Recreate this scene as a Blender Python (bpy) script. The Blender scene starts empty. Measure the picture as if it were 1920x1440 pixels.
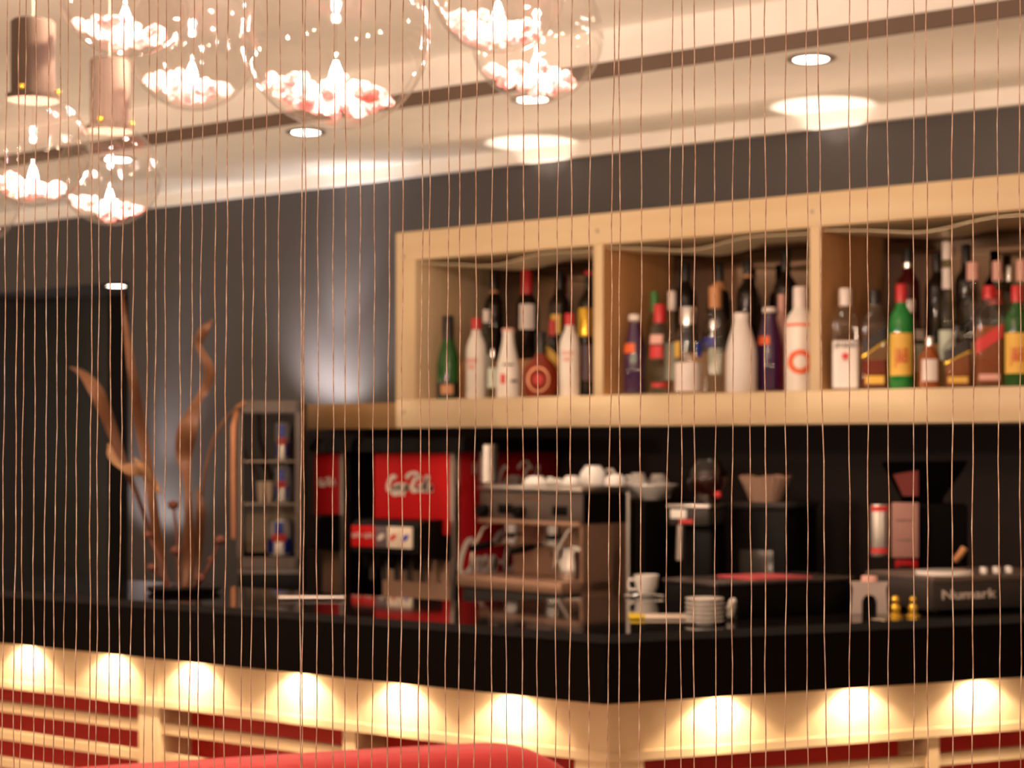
import bpy, math, random
from mathutils import Vector, Matrix
random.seed(7)
S = bpy.context.scene
COL = S.collection
PI = math.pi

# ------------------------------------------------------------------ camera
F, HZ = 3400.0, 845.0                      # focal length and horizon of the 1920x1440 frame
YAW = math.atan2(3400.0, 4510.0)           # the bar wall runs along X, the camera is turned to it
CY, SY = math.cos(YAW), math.sin(YAW)
CAM = Vector((4.112, -4.780, 1.5))
cam = bpy.data.cameras.new('camera')
cam.sensor_width = 36.0
cam.lens = 36.0 * F / 1920.0
cam.shift_y = (HZ - 720.0) / 1920.0
cam.clip_start = 0.05
cam.clip_end = 100
cam.dof.use_dof = True
cam.dof.focus_distance = 1.6
cam.dof.aperture_fstop = 9.8
co = bpy.data.objects.new('camera', cam)
COL.objects.link(co)
co.location = CAM
co.rotation_euler = (PI / 2, 0, YAW)
S.camera = co

# ------------------------------------------------------------------ world, exposure, added fill lights
W = bpy.data.worlds.new('world')
S.world = W
W.use_nodes = True
bg = W.node_tree.nodes['Background']
bg.inputs[0].default_value = (1.0, 0.66, 0.46, 1)
bg.inputs[1].default_value = 0.30
S.view_settings.view_transform = 'Standard'
S.view_settings.look = 'None'
S.view_settings.gamma = 1.0
S.view_settings.use_curve_mapping = False
S.view_settings.exposure = 0.0
S.cycles.max_bounces = 10
S.cycles.transparent_max_bounces = 24
S.cycles.caustics_reflective = False
S.cycles.caustics_refractive = False
S.cycles.sample_clamp_indirect = 4.0

WARM = (1.0, 0.70, 0.47)
WHITE_WARM = (1.0, 0.80, 0.62)


def lamp(kind, name, loc, power, color=WARM, radius=0.05, aim=None, angle=60, blend=0.3):
    l = bpy.data.lights.new(name, kind)
    l.energy = power
    l.color = color
    if kind == 'AREA':
        l.shape = 'DISK'
        l.size = radius * 2
    else:
        l.shadow_soft_size = radius
    if kind == 'SPOT':
        l.spot_size = math.radians(angle)
        l.spot_blend = blend
    o = bpy.data.objects.new(name, l)
    COL.objects.link(o)
    o.location = loc
    if aim is not None:
        o.rotation_euler = (Vector(aim) - Vector(loc)).to_track_quat('-Z', 'Y').to_euler()
    return o


# unseen fill lights added behind and beside the camera for general brightness
for p, e in (((1.2, -5.8, 1.55), 80), ((-2.2, -4.6, 1.55), 70), ((5.4, -3.2, 1.55), 50), ((3.6, -7.4, 1.55), 66), ((-2.6, -1.9, 1.9), 26)):
    lamp('POINT', 'room_fill_light', p, e, WARM, 0.12)
# hidden lights added above the cabinet and behind the bar to brighten the lowered ceiling
o = lamp('AREA', 'ceiling_fill_strip', (2.35, 0.10, 2.272), 3.6, WARM, 0.1, (2.35, 0.02, 5))
o.data.shape = 'RECTANGLE'
o.data.size, o.data.size_y = 4.4, 0.06
o.rotation_euler = (PI + 0.12, 0, 0)
for x, e in ((-3.6, 56), (-2.5, 54), (-1.4, 50), (-0.5, 38), (0.5, 33), (1.3, 30)):
    lamp('SPOT', 'ceiling_fill_spot', (x, -0.78, 0.55), e, WARM, 0.05, (x, -0.36, 2.58), 66, 0.9)

# ------------------------------------------------------------------ pixel helpers


def ray(px, py):
    cx, cz = (px - 960) / F, (HZ - py) / F
    return Vector((cx * CY - SY, cx * SY + CY, cz))


def at(px, py, d):
    return CAM + ray(px, py) * d


def at_z(px, d, z):
    v = CAM + ray(px, HZ) * d
    v.z = z
    return v


def on_t(px, py, t):
    r = ray(px, py)
    return CAM + r * ((t - CAM.y) / r.y)


def d_t(px, t):
    return (t - CAM.y) / ray(px, HZ).y


def on_z(px, py, z):
    return at(px, py, (z - CAM.z) * F / (HZ - py))


def face_cam(p):
    v = CAM - Vector(p)
    return math.atan2(v.x, -v.y)


# ------------------------------------------------------------------ materials
MATS = {}


def mat(name, col, rough=0.5, metal=0.0, spec=0.5, trans=0.0, emit=None, estr=0.0, noise=0.0, nscale=(8, 8, 8), col2=None, bump=0.0, coat=0.0, sheen=0.0):
    if name in MATS:
        return MATS[name]
    m = bpy.data.materials.new(name)
    m.use_nodes = True
    nt = m.node_tree
    b = nt.nodes['Principled BSDF']
    b.inputs['Base Color'].default_value = (*col, 1)
    b.inputs['Roughness'].default_value = rough
    b.inputs['Metallic'].default_value = metal
    b.inputs['Specular IOR Level'].default_value = spec
    b.inputs['Transmission Weight'].default_value = trans
    b.inputs['Coat Weight'].default_value = coat
    b.inputs['Sheen Weight'].default_value = sheen
    if emit:
        b.inputs['Emission Color'].default_value = (*emit, 1)
        b.inputs['Emission Strength'].default_value = estr
    tc = nt.nodes.new('ShaderNodeTexCoord')
    mp = nt.nodes.new('ShaderNodeMapping')
    mp.inputs['Scale'].default_value = nscale
    nz = nt.nodes.new('ShaderNodeTexNoise')
    nz.inputs['Scale'].default_value = 1.0
    nz.inputs['Detail'].default_value = 4
    nt.links.new(tc.outputs['Object'], mp.inputs['Vector'])
    nt.links.new(mp.outputs['Vector'], nz.inputs['Vector'])
    rm = nt.nodes.new('ShaderNodeMapRange')
    rm.inputs['From Min'].default_value = 0.3
    rm.inputs['From Max'].default_value = 0.7
    nt.links.new(nz.outputs['Fac'], rm.inputs['Value'])
    mx = nt.nodes.new('ShaderNodeMix')
    mx.data_type = 'RGBA'
    c2 = col2 or tuple(c * (1 - 0.35 * max(noise, 0.15)) for c in col)
    mx.inputs['A'].default_value = (*col, 1)
    mx.inputs['B'].default_value = (*c2, 1)
    nt.links.new(rm.outputs['Result'], mx.inputs['Factor'])
    nt.links.new(mx.outputs['Result'], b.inputs['Base Color'])
    if bump:
        bp = nt.nodes.new('ShaderNodeBump')
        bp.inputs['Strength'].default_value = bump
        bp.inputs['Distance'].default_value = 0.01
        nt.links.new(nz.outputs['Fac'], bp.inputs['Height'])
        nt.links.new(bp.outputs['Normal'], b.inputs['Normal'])
    MATS[name] = m
    return m


def thin_glass(name, tint=(1, 1, 1), edge=0.75, base=0.035, gcol=(1, 1, 1), power=4.0):
    """thin clear wall: see-through with a mirror-like sheen growing towards the rim"""
    if name in MATS:
        return MATS[name]
    m = bpy.data.materials.new(name)
    m.use_nodes = True
    nt = m.node_tree
    nt.nodes.remove(nt.nodes['Principled BSDF'])
    out = nt.nodes['Material Output']
    tr = nt.nodes.new('ShaderNodeBsdfTransparent')
    tr.inputs[0].default_value = (*tint, 1)
    gl = nt.nodes.new('ShaderNodeBsdfGlossy')
    gl.inputs['Color'].default_value = (*gcol, 1)
    gl.inputs['Roughness'].default_value = 0.02
    lw = nt.nodes.new('ShaderNodeLayerWeight')
    lw.inputs['Blend'].default_value = 0.5
    pw = nt.nodes.new('ShaderNodeMath')
    pw.operation = 'POWER'
    pw.inputs[1].default_value = power
    ma = nt.nodes.new('ShaderNodeMath')
    ma.operation = 'MULTIPLY_ADD'
    ma.inputs[1].default_value = edge
    ma.inputs[2].default_value = base
    nt.links.new(lw.outputs['Facing'], pw.inputs[0])
    nt.links.new(pw.outputs[0], ma.inputs[0])
    mx = nt.nodes.new('ShaderNodeMixShader')
    nt.links.new(ma.outputs[0], mx.inputs[0])
    nt.links.new(tr.outputs[0], mx.inputs[1])
    nt.links.new(gl.outputs[0], mx.inputs[2])
    nt.links.new(mx.outputs[0], out.inputs[0])
    MATS[name] = m
    return m


def wood(name, c1, c2, scale=(1.2, 14, 22), rough=0.45):
    return mat(name, c1, rough, 0, 0.35, noise=0.5, nscale=scale, col2=c2)


M_CEIL = mat('ceiling_paint', (0.86, 0.845, 0.82), 0.8, spec=0.2)
M_WALL = mat('charcoal_wall_paint', (0.068, 0.063, 0.066), 0.42, spec=0.3, col2=(0.062, 0.057, 0.060), nscale=(2, 2, 2))
M_SPLASH = mat('black_splashback', (0.0185, 0.0118, 0.0104), 0.5, spec=0.10)
M_FLOOR = wood('floor_boards', (0.66, 0.55, 0.44), (0.60, 0.49, 0.38), (2, 12, 1))  # floor is out of view, made pale to bounce light up to the ceiling
M_GROOVE = mat('brown_groove', (0.115, 0.075, 0.055), 0.7)
M_WOOD = wood('light_maple', (0.66, 0.515, 0.33), (0.60, 0.45, 0.27))
M_WOODV = wood('light_maple_upright', (0.66, 0.515, 0.33), (0.60, 0.44, 0.26), (16, 16, 1.4))
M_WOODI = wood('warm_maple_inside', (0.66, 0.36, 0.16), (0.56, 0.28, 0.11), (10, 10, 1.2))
M_LEDGE = wood('brown_ledge_wood', (0.38, 0.22, 0.09), (0.30, 0.17, 0.07))
M_BLACKTOP = mat('black_polished_stone', (0.010, 0.008, 0.008), 0.05, spec=0.5)
M_BLACKEDGE = mat('black_stone_edge', (0.0035, 0.0022, 0.0018), 0.28, spec=0.05)
M_RED = mat('red_lacquer', (0.44, 0.018, 0.012), 0.45, spec=0.3)
M_SEAT = mat('red_upholstery', (0.60, 0.052, 0.055), 0.6, spec=0.25, nscale=(60, 60, 60), bump=0.05, sheen=0.15)
M_BLACK = mat('black_plastic', (0.0035, 0.0025, 0.0022), 0.42, spec=0.08)
M_DKGREY = mat('dark_grey_plastic', (0.030, 0.024, 0.022), 0.45, spec=0.25)
M_STEEL = mat('brushed_steel', (0.62, 0.58, 0.54), 0.32, 1.0, nscale=(2, 60, 60))
M_CHROME = mat('chrome', (0.85, 0.83, 0.80), 0.12, 1.0)
M_STEELD = mat('dull_steel', (0.30, 0.26, 0.24), 0.4, 1.0)
M_PORC = mat('white_porcelain', (0.82, 0.78, 0.74), 0.15, spec=0.5)
M_WHITE = mat('white_print', (0.80, 0.77, 0.74), 0.5)
M_CREAM = mat('cream_print', (0.80, 0.68, 0.55), 0.5)
M_DOOR = mat('dark_glossy_door', (0.034, 0.036, 0.034), 0.25, spec=0.4)
M_DOORF = mat('black_door_frame', (0.008, 0.007, 0.007), 0.6, spec=0.1)
M_MIRROR = mat('tinted_mirror', (0.20, 0.145, 0.11), 0.03, 1.0, nscale=(3, 3, 3))  # brown tint stands in for the dark room the mirror would reflect
M_GLOBE = thin_glass('clear_globe_glass', (0.965, 0.955, 0.945), 0.75, 0.05, power=4.0)
M_CLEAR = thin_glass('clear_bottle_glass', (0.90, 0.90, 0.88), 0.75, 0.05, power=3.0)
M_GREENG = thin_glass('green_bottle_glass', (0.10, 0.42, 0.12), 0.6, 0.05, (0.8, 1, 0.8), 3.5)
M_GREEND = mat('deep_green_glass', (0.012, 0.085, 0.012), 0.06, spec=0.6)
M_GREENB = mat('bright_green_glass', (0.010, 0.20, 0.035), 0.06, spec=0.6)
M_DARKG = mat('near_black_bottle_glass', (0.010, 0.006, 0.005), 0.05, spec=0.6)
M_PALEG = thin_glass('pale_green_bottle_glass', (0.72, 0.80, 0.66), 0.7, 0.05, power=3.0)
M_FROST = mat('frosted_white_glass', (0.72, 0.66, 0.62), 0.45, spec=0.4)
M_MILK = mat('white_coated_bottle', (0.82, 0.77, 0.71), 0.3, spec=0.4)
M_AMBER = mat('amber_spirit', (0.50, 0.13, 0.02), 0.08, trans=0.45, spec=0.5)
M_REDAMB = mat('red_amber_spirit', (0.28, 0.035, 0.012), 0.08, trans=0.2, spec=0.5)
M_PURPLE = mat('purple_liqueur', (0.055, 0.010, 0.085), 0.06, spec=0.6)
M_CAPR = mat('red_cap', (0.55, 0.02, 0.025), 0.35)
M_CAPB = mat('black_cap', (0.012, 0.010, 0.010), 0.35)
M_CAPW = mat('white_cap', (0.80, 0.72, 0.68), 0.35)
M_CAPG = mat('green_cap', (0.04, 0.20, 0.04), 0.35)
M_CAPS = mat('silver_cap', (0.85, 0.85, 0.85), 0.2, 0.9)
M_GOLD = mat('gold_foil', (0.85, 0.55, 0.06), 0.25, 0.8)
M_CORK = mat('orange_foil', (0.60, 0.28, 0.12), 0.5)
M_LYEL = mat('yellow_label', (0.78, 0.48, 0.08), 0.55)
M_LWHT = mat('white_label', (0.80, 0.72, 0.68), 0.55)
M_LPINK = mat('pink_label', (0.75, 0.42, 0.36), 0.55)
M_LRED = mat('red_label', (0.60, 0.03, 0.03), 0.5)
M_LORG = mat('orange_label', (0.80, 0.13, 0.03), 0.5)
M_LBLK = mat('black_label', (0.015, 0.012, 0.012), 0.5)
M_LBLU = mat('blue_label', (0.03, 0.05, 0.45), 0.5)
M_LDUSK = mat('dusky_label', (0.12, 0.08, 0.10), 0.5)
M_LPALE = mat('pale_green_label', (0.62, 0.70, 0.60), 0.5)
M_LEAF = mat('dried_leaf', (0.17, 0.072, 0.030), 0.55, noise=1, nscale=(14, 14, 5), col2=(0.09, 0.034, 0.014))
M_LEAFP = mat('pale_dried_leaf', (0.36, 0.19, 0.085), 0.5, nscale=(14, 14, 5))
M_STEM = mat('dark_red_stem', (0.13, 0.038, 0.022), 0.6)
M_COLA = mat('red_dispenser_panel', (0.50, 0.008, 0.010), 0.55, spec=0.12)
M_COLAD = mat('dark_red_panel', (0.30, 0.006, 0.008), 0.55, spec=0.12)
M_SCRIPT = mat('white_script', (0.72, 0.64, 0.58), 0.5)
M_COPPER = mat('coppery_steel', (0.48, 0.22, 0.12), 0.3, 1.0)
M_GREYM = mat('warm_grey_enamel', (0.10, 0.073, 0.061), 0.38, spec=0.35)
M_BROWNM = mat('brown_steel', (0.42, 0.25, 0.17), 0.4, 0.6)
M_PAPER = mat('cream_paper', (0.42, 0.26, 0.19), 0.8)
M_DIMW = mat('dimmed_white_plastic', (0.40, 0.33, 0.30), 0.5)  # white plastic darkened to stand in for the weaker light at the holder
M_PINKC = mat('pink_card', (0.33, 0.165, 0.135), 0.6)
M_LED = mat('lit_lamp_face', (1, 1, 1), 0.5, emit=(1.0, 0.88, 0.74), estr=14.0)
M_BULB = mat('lit_halogen_bulb', (1, 1, 1), 0.5, emit=(1.0, 0.85, 0.72), estr=250.0)


def pebble_mat():
    m = bpy.data.materials.new('pink_glass_pebbles')
    m.use_nodes = True
    nt = m.node_tree
    nt.nodes.remove(nt.nodes['Principled BSDF'])
    out = nt.nodes['Material Output']
    tc = nt.nodes.new('ShaderNodeTexCoord')
    nz = nt.nodes.new('ShaderNodeTexNoise')
    nz.inputs['Scale'].default_value = 40
    nt.links.new(tc.outputs['Object'], nz.inputs['Vector'])
    cr = nt.nodes.new('ShaderNodeValToRGB')
    cr.color_ramp.elements[0].position = .35
    cr.color_ramp.elements[0].color = (.96, .55, .58, 1)
    cr.color_ramp.elements[1].position = .6
    cr.color_ramp.elements[1].color = (.98, .86, .86, 1)
    nt.links.new(nz.outputs['Fac'], cr.inputs['Fac'])
    df = nt.nodes.new('ShaderNodeBsdfDiffuse')
    tl = nt.nodes.new('ShaderNodeBsdfTranslucent')
    tp = nt.nodes.new('ShaderNodeBsdfTransparent')
    for n in (df, tl, tp):
        nt.links.new(cr.outputs['Color'], n.inputs['Color'])
    m1 = nt.nodes.new('ShaderNodeMixShader')
    m1.inputs[0].default_value = .6
    nt.links.new(df.outputs[0], m1.inputs[1])
    nt.links.new(tl.outputs[0], m1.inputs[2])
    m2 = nt.nodes.new('ShaderNodeMixShader')
    m2.inputs[0].default_value = .35
    nt.links.new(m1.outputs[0], m2.inputs[1])
    nt.links.new(tp.outputs[0], m2.inputs[2])
    nt.links.new(m2.outputs[0], out.inputs[0])
    return m


M_PEBB = pebble_mat()
M_THREAD = None


def thread_mat():
    m = bpy.data.materials.new('coppery_thread')
    m.use_nodes = True
    nt = m.node_tree
    b = nt.nodes['Principled BSDF']
    b.inputs['Roughness'].default_value = 0.45
    b.inputs['Metallic'].default_value = 0.25
    tc = nt.nodes.new('ShaderNodeTexCoord')
    mp = nt.nodes.new('ShaderNodeMapping')
    mp.inputs['Scale'].default_value = (40, 40, 70)
    nz = nt.nodes.new('ShaderNodeTexNoise')
    nz.inputs['Scale'].default_value = 1.0
    nz.inputs['Detail'].default_value = 3
    oi = nt.nodes.new('ShaderNodeObjectInfo')
    nt.links.new(tc.outputs['Object'], mp.inputs['Vector'])
    nt.links.new(oi.outputs['Random'], mp.inputs['Location'])
    nt.links.new(mp.outputs['Vector'], nz.inputs['Vector'])
    cr = nt.nodes.new('ShaderNodeValToRGB')
    e = cr.color_ramp.elements
    e[0].position = 0.30
    e[0].color = (0.38, 0.23, 0.18, 1)
    e[1].position = 0.72
    e[1].color = (0.90, 0.74, 0.66, 1)
    k = cr.color_ramp.elements.new(0.5)
    k.color = (0.64, 0.44, 0.36, 1)
    nt.links.new(nz.outputs['Fac'], cr.inputs['Fac'])
    nt.links.new(cr.outputs['Color'], b.inputs['Base Color'])
    return m


M_THREAD = thread_mat()

# ------------------------------------------------------------------ mesh builder


class MB:
    def __init__(self):
        self.v, self.f = [], []

    def add(self, vs, fs, M=None):
        k = len(self.v)
        for v in vs:
            v = Vector(v)
            self.v.append(tuple(M @ v) if M is not None else tuple(v))
        for f in fs:
            self.f.append(tuple(i + k for i in f))
        return self

    def box(self, x0, x1, y0, y1, z0, z1, M=None, bev=0.0):
        if bev <= 0:
            vs = [(x, y, z) for x in (x0, x1) for y in (y0, y1) for z in (z0, z1)]
            fs = [(0, 1, 3, 2), (4, 6, 7, 5), (0, 4, 5, 1), (2, 3, 7, 6), (0, 2, 6, 4), (1, 5, 7, 3)]
            return self.add(vs, fs, M)
        b = min(bev, (x1 - x0) * .49, (y1 - y0) * .49, (z1 - z0) * .49)
        rings = []
        n = 3

        def rect(ax, ay, r):
            o = []
            for cx, cy, a0 in ((ax[1] - b, ay[1] - b, 0), (ax[0] + b, ay[1] - b, 90), (ax[0] + b, ay[0] + b, 180), (ax[1] - b, ay[0] + b, 270)):
                for i in range(n):
                    a = math.radians(a0 + 90 * i / (n - 1))
                    o.append((cx + r * math.cos(a), cy + r * math.sin(a)))
            return o
        for i in range(n):
            a = PI / 2 * i / (n - 1)
            rings.append((z0 + b - b * math.cos(a), b * math.sin(a)))
        for i in range(n):
            a = PI / 2 * i / (n - 1)
            rings.append((z1 - b + b * math.sin(a), b * math.cos(a)))
        vs, fs = [], []
        m = 4 * n
        for z, r in rings:
            vs += [(x, y, z) for x, y in rect((x0, x1), (y0, y1), r)]
        for k in range(len(rings) - 1):
            for i in range(m):
                j = (i + 1) % m
                fs.append((k * m + i, k * m + j, (k + 1) * m + j, (k + 1) * m + i))
        fs.append(tuple(reversed(range(m))))
        fs.append(tuple(range((len(rings) - 1) * m, len(rings) * m)))
        return self.add(vs, fs, M)

    def lathe(self, prof, seg=28, c=(0, 0, 0), n=2.0, sy=1.0, M=None, cap0=True, cap1=True):
        vs, fs = [], []
        for r, z in prof:
            for i in range(seg):
                a = 2 * PI * i / seg
                q = r * sup(a, n)
                vs.append((c[0] + q * math.cos(a), c[1] + q * math.sin(a) * sy, c[2] + z))
        for k in range(len(prof) - 1):
            for i in range(seg):
                j = (i + 1) % seg
                fs.append((k * seg + i, k * seg + j, (k + 1) * seg + j, (k + 1) * seg + i))
        if cap0:
            fs.append(tuple(reversed(range(seg))))
        if cap1:
            fs.append(tuple(range((len(prof) - 1) * seg, len(prof) * seg)))
        return self.add(vs, fs, M)

    def ball(self, c, r, seg=14, rings=8, s=(1, 1, 1), M=None, jitter=0.0):
        prof = [(max(1e-4, math.sin(PI * i / rings)) * r, -math.cos(PI * i / rings) * r) for i in range(rings + 1)]
        k = len(self.v)
        self.lathe(prof, seg)
        for i in range(k, len(self.v)):
            x, y, z = self.v[i]
            q = 1 + random.uniform(-jitter, jitter)
            p = Vector((c[0] + x * s[0] * q, c[1] + y * s[1] * q, c[2] + z * s[2] * q))
            self.v[i] = tuple(M @ p) if M is not None else tuple(p)
        return self

    def tube(self, pts, rad, seg=8, flat=None, twist=None, M=None):
        """round or flattened tube along points; rad is one radius or one per point"""
        pts = [Vector(p) for p in pts]
        n = len(pts)
        rads = rad if isinstance(rad, (list, tuple)) else [rad] * n
        vs, fs = [], []
        up = None
        for i, p in enumerate(pts):
            tdir = (pts[min(i + 1, n - 1)] - pts[max(i - 1, 0)]).normalized()
            if up is None:
                up = Vector((0, 0, 1)) if abs(tdir.z) < 0.8 else Vector((CY, SY, 0))
            a = (up - tdir * up.dot(tdir)).normalized()
            up = a
            b = tdir.cross(a)
            tw = twist[i] if twist else 0.0
            a2 = a * math.cos(tw) + b * math.sin(tw)
            b2 = b * math.cos(tw) - a * math.sin(tw)
            fl = flat[i] if isinstance(flat, (list, tuple)) else (flat if flat else rads[i])
            for k in range(seg):
                q = 2 * PI * k / seg
                vs.append(p + a2 * math.cos(q) * rads[i] + b2 * math.sin(q) * min(fl, rads[i]))
        for i in range(n - 1):
            for k in range(seg):
                j = (k + 1) % seg
                fs.append((i * seg + k, i * seg + j, (i + 1) * seg + j, (i + 1) * seg + k))
        fs.append(tuple(reversed(range(seg))))
        fs.append(tuple(range((n - 1) * seg, n * seg)))
        return self.add(vs, fs, M)

    def prism(self, poly, z0, z1, M=None):
        n = len(poly)
        vs = [(x, y, z0) for x, y in poly] + [(x, y, z1) for x, y in poly]
        fs = [(i, (i + 1) % n, n + (i + 1) % n, n + i) for i in range(n)]
        fs += [tuple(reversed(range(n))), tuple(range(n, 2 * n))]
        return self.add(vs, fs, M)

    def patch(self, r, z0, z1, half, n=2.0, sy=1.0, slope=0.0, th=0.0012, seg=14, a0=-PI / 2, rf=None):
        """curved label wrapped on a bottle; a0 is the middle of the label"""
        vs, fs = [], []
        for i in range(seg + 1):
            a = a0 - half + 2 * half * i / seg
            dz = slope * (i / seg - 0.5)
            for z in (z0, z1):
                rr = rf((z)) if rf else r
                for o in (0.0006, th):
                    q = (rr + o) * sup(a, n)
                    vs.append((q * math.cos(a), q * math.sin(a) * sy, z + dz))
        for i in range(seg):
            b = i * 4
            c = b + 4
            fs += [(b + 1, c + 1, c + 3, b + 3), (b, b + 2, c + 2, c), (b, c, c + 1, b + 1), (b + 2, b + 3, c + 3, c + 2)]
        fs += [(0, 1, 3, 2), (seg * 4, seg * 4 + 2, seg * 4 + 3, seg * 4 + 1)]
        return self.add(vs, fs)

    def build(self, name, m, parent=None, smooth=True, angle=40):
        me = bpy.data.meshes.new(name)
        me.from_pydata(self.v, [], self.f)
        me.update()
        me.materials.append(m)
        o = bpy.data.objects.new(name, me)
        COL.objects.link(o)
        if smooth:
            me.polygons.foreach_set('use_smooth', [True] * len(me.polygons))
            try:
                me.set_sharp_from_angle(angle=math.radians(angle))
            except Exception:
                pass
        if parent is not None:
            o.parent = parent
        return o


def sup(a, n):
    if n == 2.0:
        return 1.0
    return 1.0 / ((abs(math.cos(a)) ** n + abs(math.sin(a)) ** n) ** (1.0 / n))


def tag(o, label, cat, group=None, kind=None):
    o['label'] = label
    o['category'] = cat
    if group:
        o['group'] = group
    if kind:
        o['kind'] = kind
    return o


def thing(name, label, cat, loc=(0, 0, 0), rotz=0.0, group=None):
    o = bpy.data.objects.new(name, None)
    o.empty_display_size = 0.05
    COL.objects.link(o)
    o.location = loc
    o.rotation_euler = (0, 0, rotz)
    return tag(o, label, cat, group)


def struct(name, mb, m, label=None, parent=None):
    o = mb.build(name, m, parent, smooth=False)
    if parent is None:
        o['kind'] = 'structure'
        o['label'] = label or name.replace('_', ' ')
        o['category'] = name.split('_')[0]
    return o


def text_part(body, name, m, parent, size, loc, rot=(PI / 2, 0, 0), shear=0.0, bend=None, depth=0.0006, sx=1.0, bold=0.0):
    c = bpy.data.curves.new('tmp', 'FONT')
    c.body = body
    c.size = size
    c.align_x = 'CENTER'
    c.align_y = 'CENTER'
    c.shear = shear
    c.extrude = depth
    c.offset = bold
    o = bpy.data.objects.new('tmp', c)
    COL.objects.link(o)
    bpy.context.view_layer.update()
    dg = bpy.context.evaluated_depsgraph_get()
    me = bpy.data.meshes.new_from_object(o.evaluated_get(dg))
    bpy.data.objects.remove(o)
    R = Matrix.Translation(loc) @ Matrix.Rotation(rot[2], 4, 'Z') @ Matrix.Rotation(rot[0], 4, 'X')
    for v in me.vertices:
        p = v.co.copy()
        p.x *= sx
        if bend:
            a = p.x / bend
            q = Vector((math.sin(a) * bend, p.y, (math.cos(a) - 1) * bend + p.z))
            v.co = R @ q
        else:
            v.co = R @ p
    me.name = name
    me.materials.clear()
    me.materials.append(m)
    n = bpy.data.objects.new(name, me)
    COL.objects.link(n)
    n.parent = parent
    return n


def smooth_pts(pts, k=6):
    """Catmull-Rom through points of any length tuples"""
    out = []
    n = len(pts)
    for i in range(n - 1):
        p0, p1, p2, p3 = pts[max(i - 1, 0)], pts[i], pts[i + 1], pts[min(i + 2, n - 1)]
        for j in range(k):
            t = j / k
            out.append(tuple(0.5 * (2 * b + (c - a) * t + (2 * a - 5 * b + 4 * c - d) * t * t + (-a + 3 * b - 3 * c + d) * t ** 3)
                             for a, b, c, d in zip(p0, p1, p2, p3)))
    out.append(tuple(pts[-1]))
    return out


# flowing script lettering, one stroke list per word, x to the right and y up
SCRIPT = [
    [(0.62, 0.80), (0.52, 0.98), (0.30, 0.92), (0.12, 0.55), (0.10, 0.15), (0.30, -0.05), (0.58, 0.10), (0.72, 0.28)],
    [(0.95, 0.42), (0.78, 0.36), (0.72, 0.12), (0.86, -0.02), (1.02, 0.12), (1.02, 0.34), (0.93, 0.42)],
    [(1.38, 0.36), (1.26, 0.43), (1.14, 0.28), (1.14, 0.06), (1.28, -0.03), (1.44, 0.10)],
    [(1.78, 0.38), (1.62, 0.40), (1.52, 0.20), (1.56, 0.0), (1.70, 0.04), (1.80, 0.36), (1.78, 0.06), (1.92, 0.02)],
    [(1.98, 0.24), (2.14, 0.25)],
    [(2.86, 0.78), (2.74, 0.98), (2.50, 0.90), (2.32, 0.52), (2.30, 0.14), (2.50, -0.05), (2.78, 0.10), (2.92, 0.26)],
    [(3.14, 0.42), (2.98, 0.36), (2.92, 0.12), (3.06, -0.02), (3.22, 0.12), (3.22, 0.34), (3.13, 0.42)],
    [(3.34, 0.12), (3.52, 0.60), (3.56, 0.92), (3.46, 0.94), (3.40, 0.40), (3.46, 0.0), (3.60, 0.08)],
    [(3.96, 0.38), (3.80, 0.40), (3.70, 0.20), (3.74, 0.0), (3.88, 0.04), (3.98, 0.36), (3.96, 0.06), (4.14, 0.04)],
    [(0.40, -0.02), (0.75, -0.28), (1.20, -0.22), (1.70, -0.30)],
    [(2.66, 0.98), (2.40, 1.22), (1.90, 1.15), (1.62, 0.85)],
]


def scribble(width, height, M, n, seed):
    """a line of tiny marks too small to read; local plane XZ, facing -Y"""
    rng = random.Random(seed)
    mb = MB()
    for i in range(n):
        x = width * ((i + .5) / n - .5)
        w = width / n * .36
        h = height * rng.uniform(.6, 1.0) / 2
        mb.box(x - w, x - w * .4, -.0008, 0, -h, h, M)
        mb.box(x - w, x + w, -.0008, 0, h * rng.uniform(-.8, .2) - height * .08, h * .3, M)
        if rng.random() > .4:
            mb.box(x + w * .4, x + w, -.0008, 0, -h * rng.uniform(.3, 1), h * .8, M)
    return mb


def script_mb(width, M, thick=0.055, maxx=9.0, lift=0.001):
    """script lettering as flat raised strokes; local plane XZ, facing -Y"""
    k = width / 4.14
    mb = MB()
    for st in SCRIPT:
        st = [p for p in st if p[0] <= maxx]
        if len(st) < 2:
            continue
        pts = smooth_pts(st, 5)
        n = len(pts)
        rad = []
        for i in range(n):
            dx = pts[min(i + 1, n - 1)][0] - pts[max(i - 1, 0)][0]
            dy = pts[min(i + 1, n - 1)][1] - pts[max(i - 1, 0)][1]
            rad.append(thick * k * (1.0 + 0.7 * abs(dy) / (math.hypot(dx, dy) + 1e-6)))
        vs, fs = [], []
        for i, (x, y) in enumerate(pts):
            xx, yy = pts[min(i + 1, n - 1)], pts[max(i - 1, 0)]
            t = Vector((xx[0] - yy[0], 0, xx[1] - yy[1]))
            t = t.normalized() if t.length > 1e-9 else Vector((1, 0, 0))
            nn = Vector((-t.z, 0, t.x)) * rad[i]
            c = Vector(((x - 2.07 + 0.18 * y) * k, 0, (y - 0.4) * k))
            for off in (-lift, -lift * 2):
                vs += [c + nn + Vector((0, off, 0)), c - nn + Vector((0, off, 0))]
        for i in range(n - 1):
            b, c = i * 4, i * 4 + 4
            fs += [(b + 2, c + 2, c + 3, b + 3), (b, b + 1, c + 1, c), (b, c, c + 2, b + 2), (b + 1, b + 3, c + 3, c + 1)]
        mb.add(vs, fs, M)
    return mb


# ================================================================== THE ROOM
WY = 0.455              # face of the back wall
ZC = 2.72               # main ceiling
ZS = 2.58               # lowered ceiling over the bar
DX0, DX1, DZ = -3.15, on_t(241, 900, WY).x, 2.228    # doorway

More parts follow.
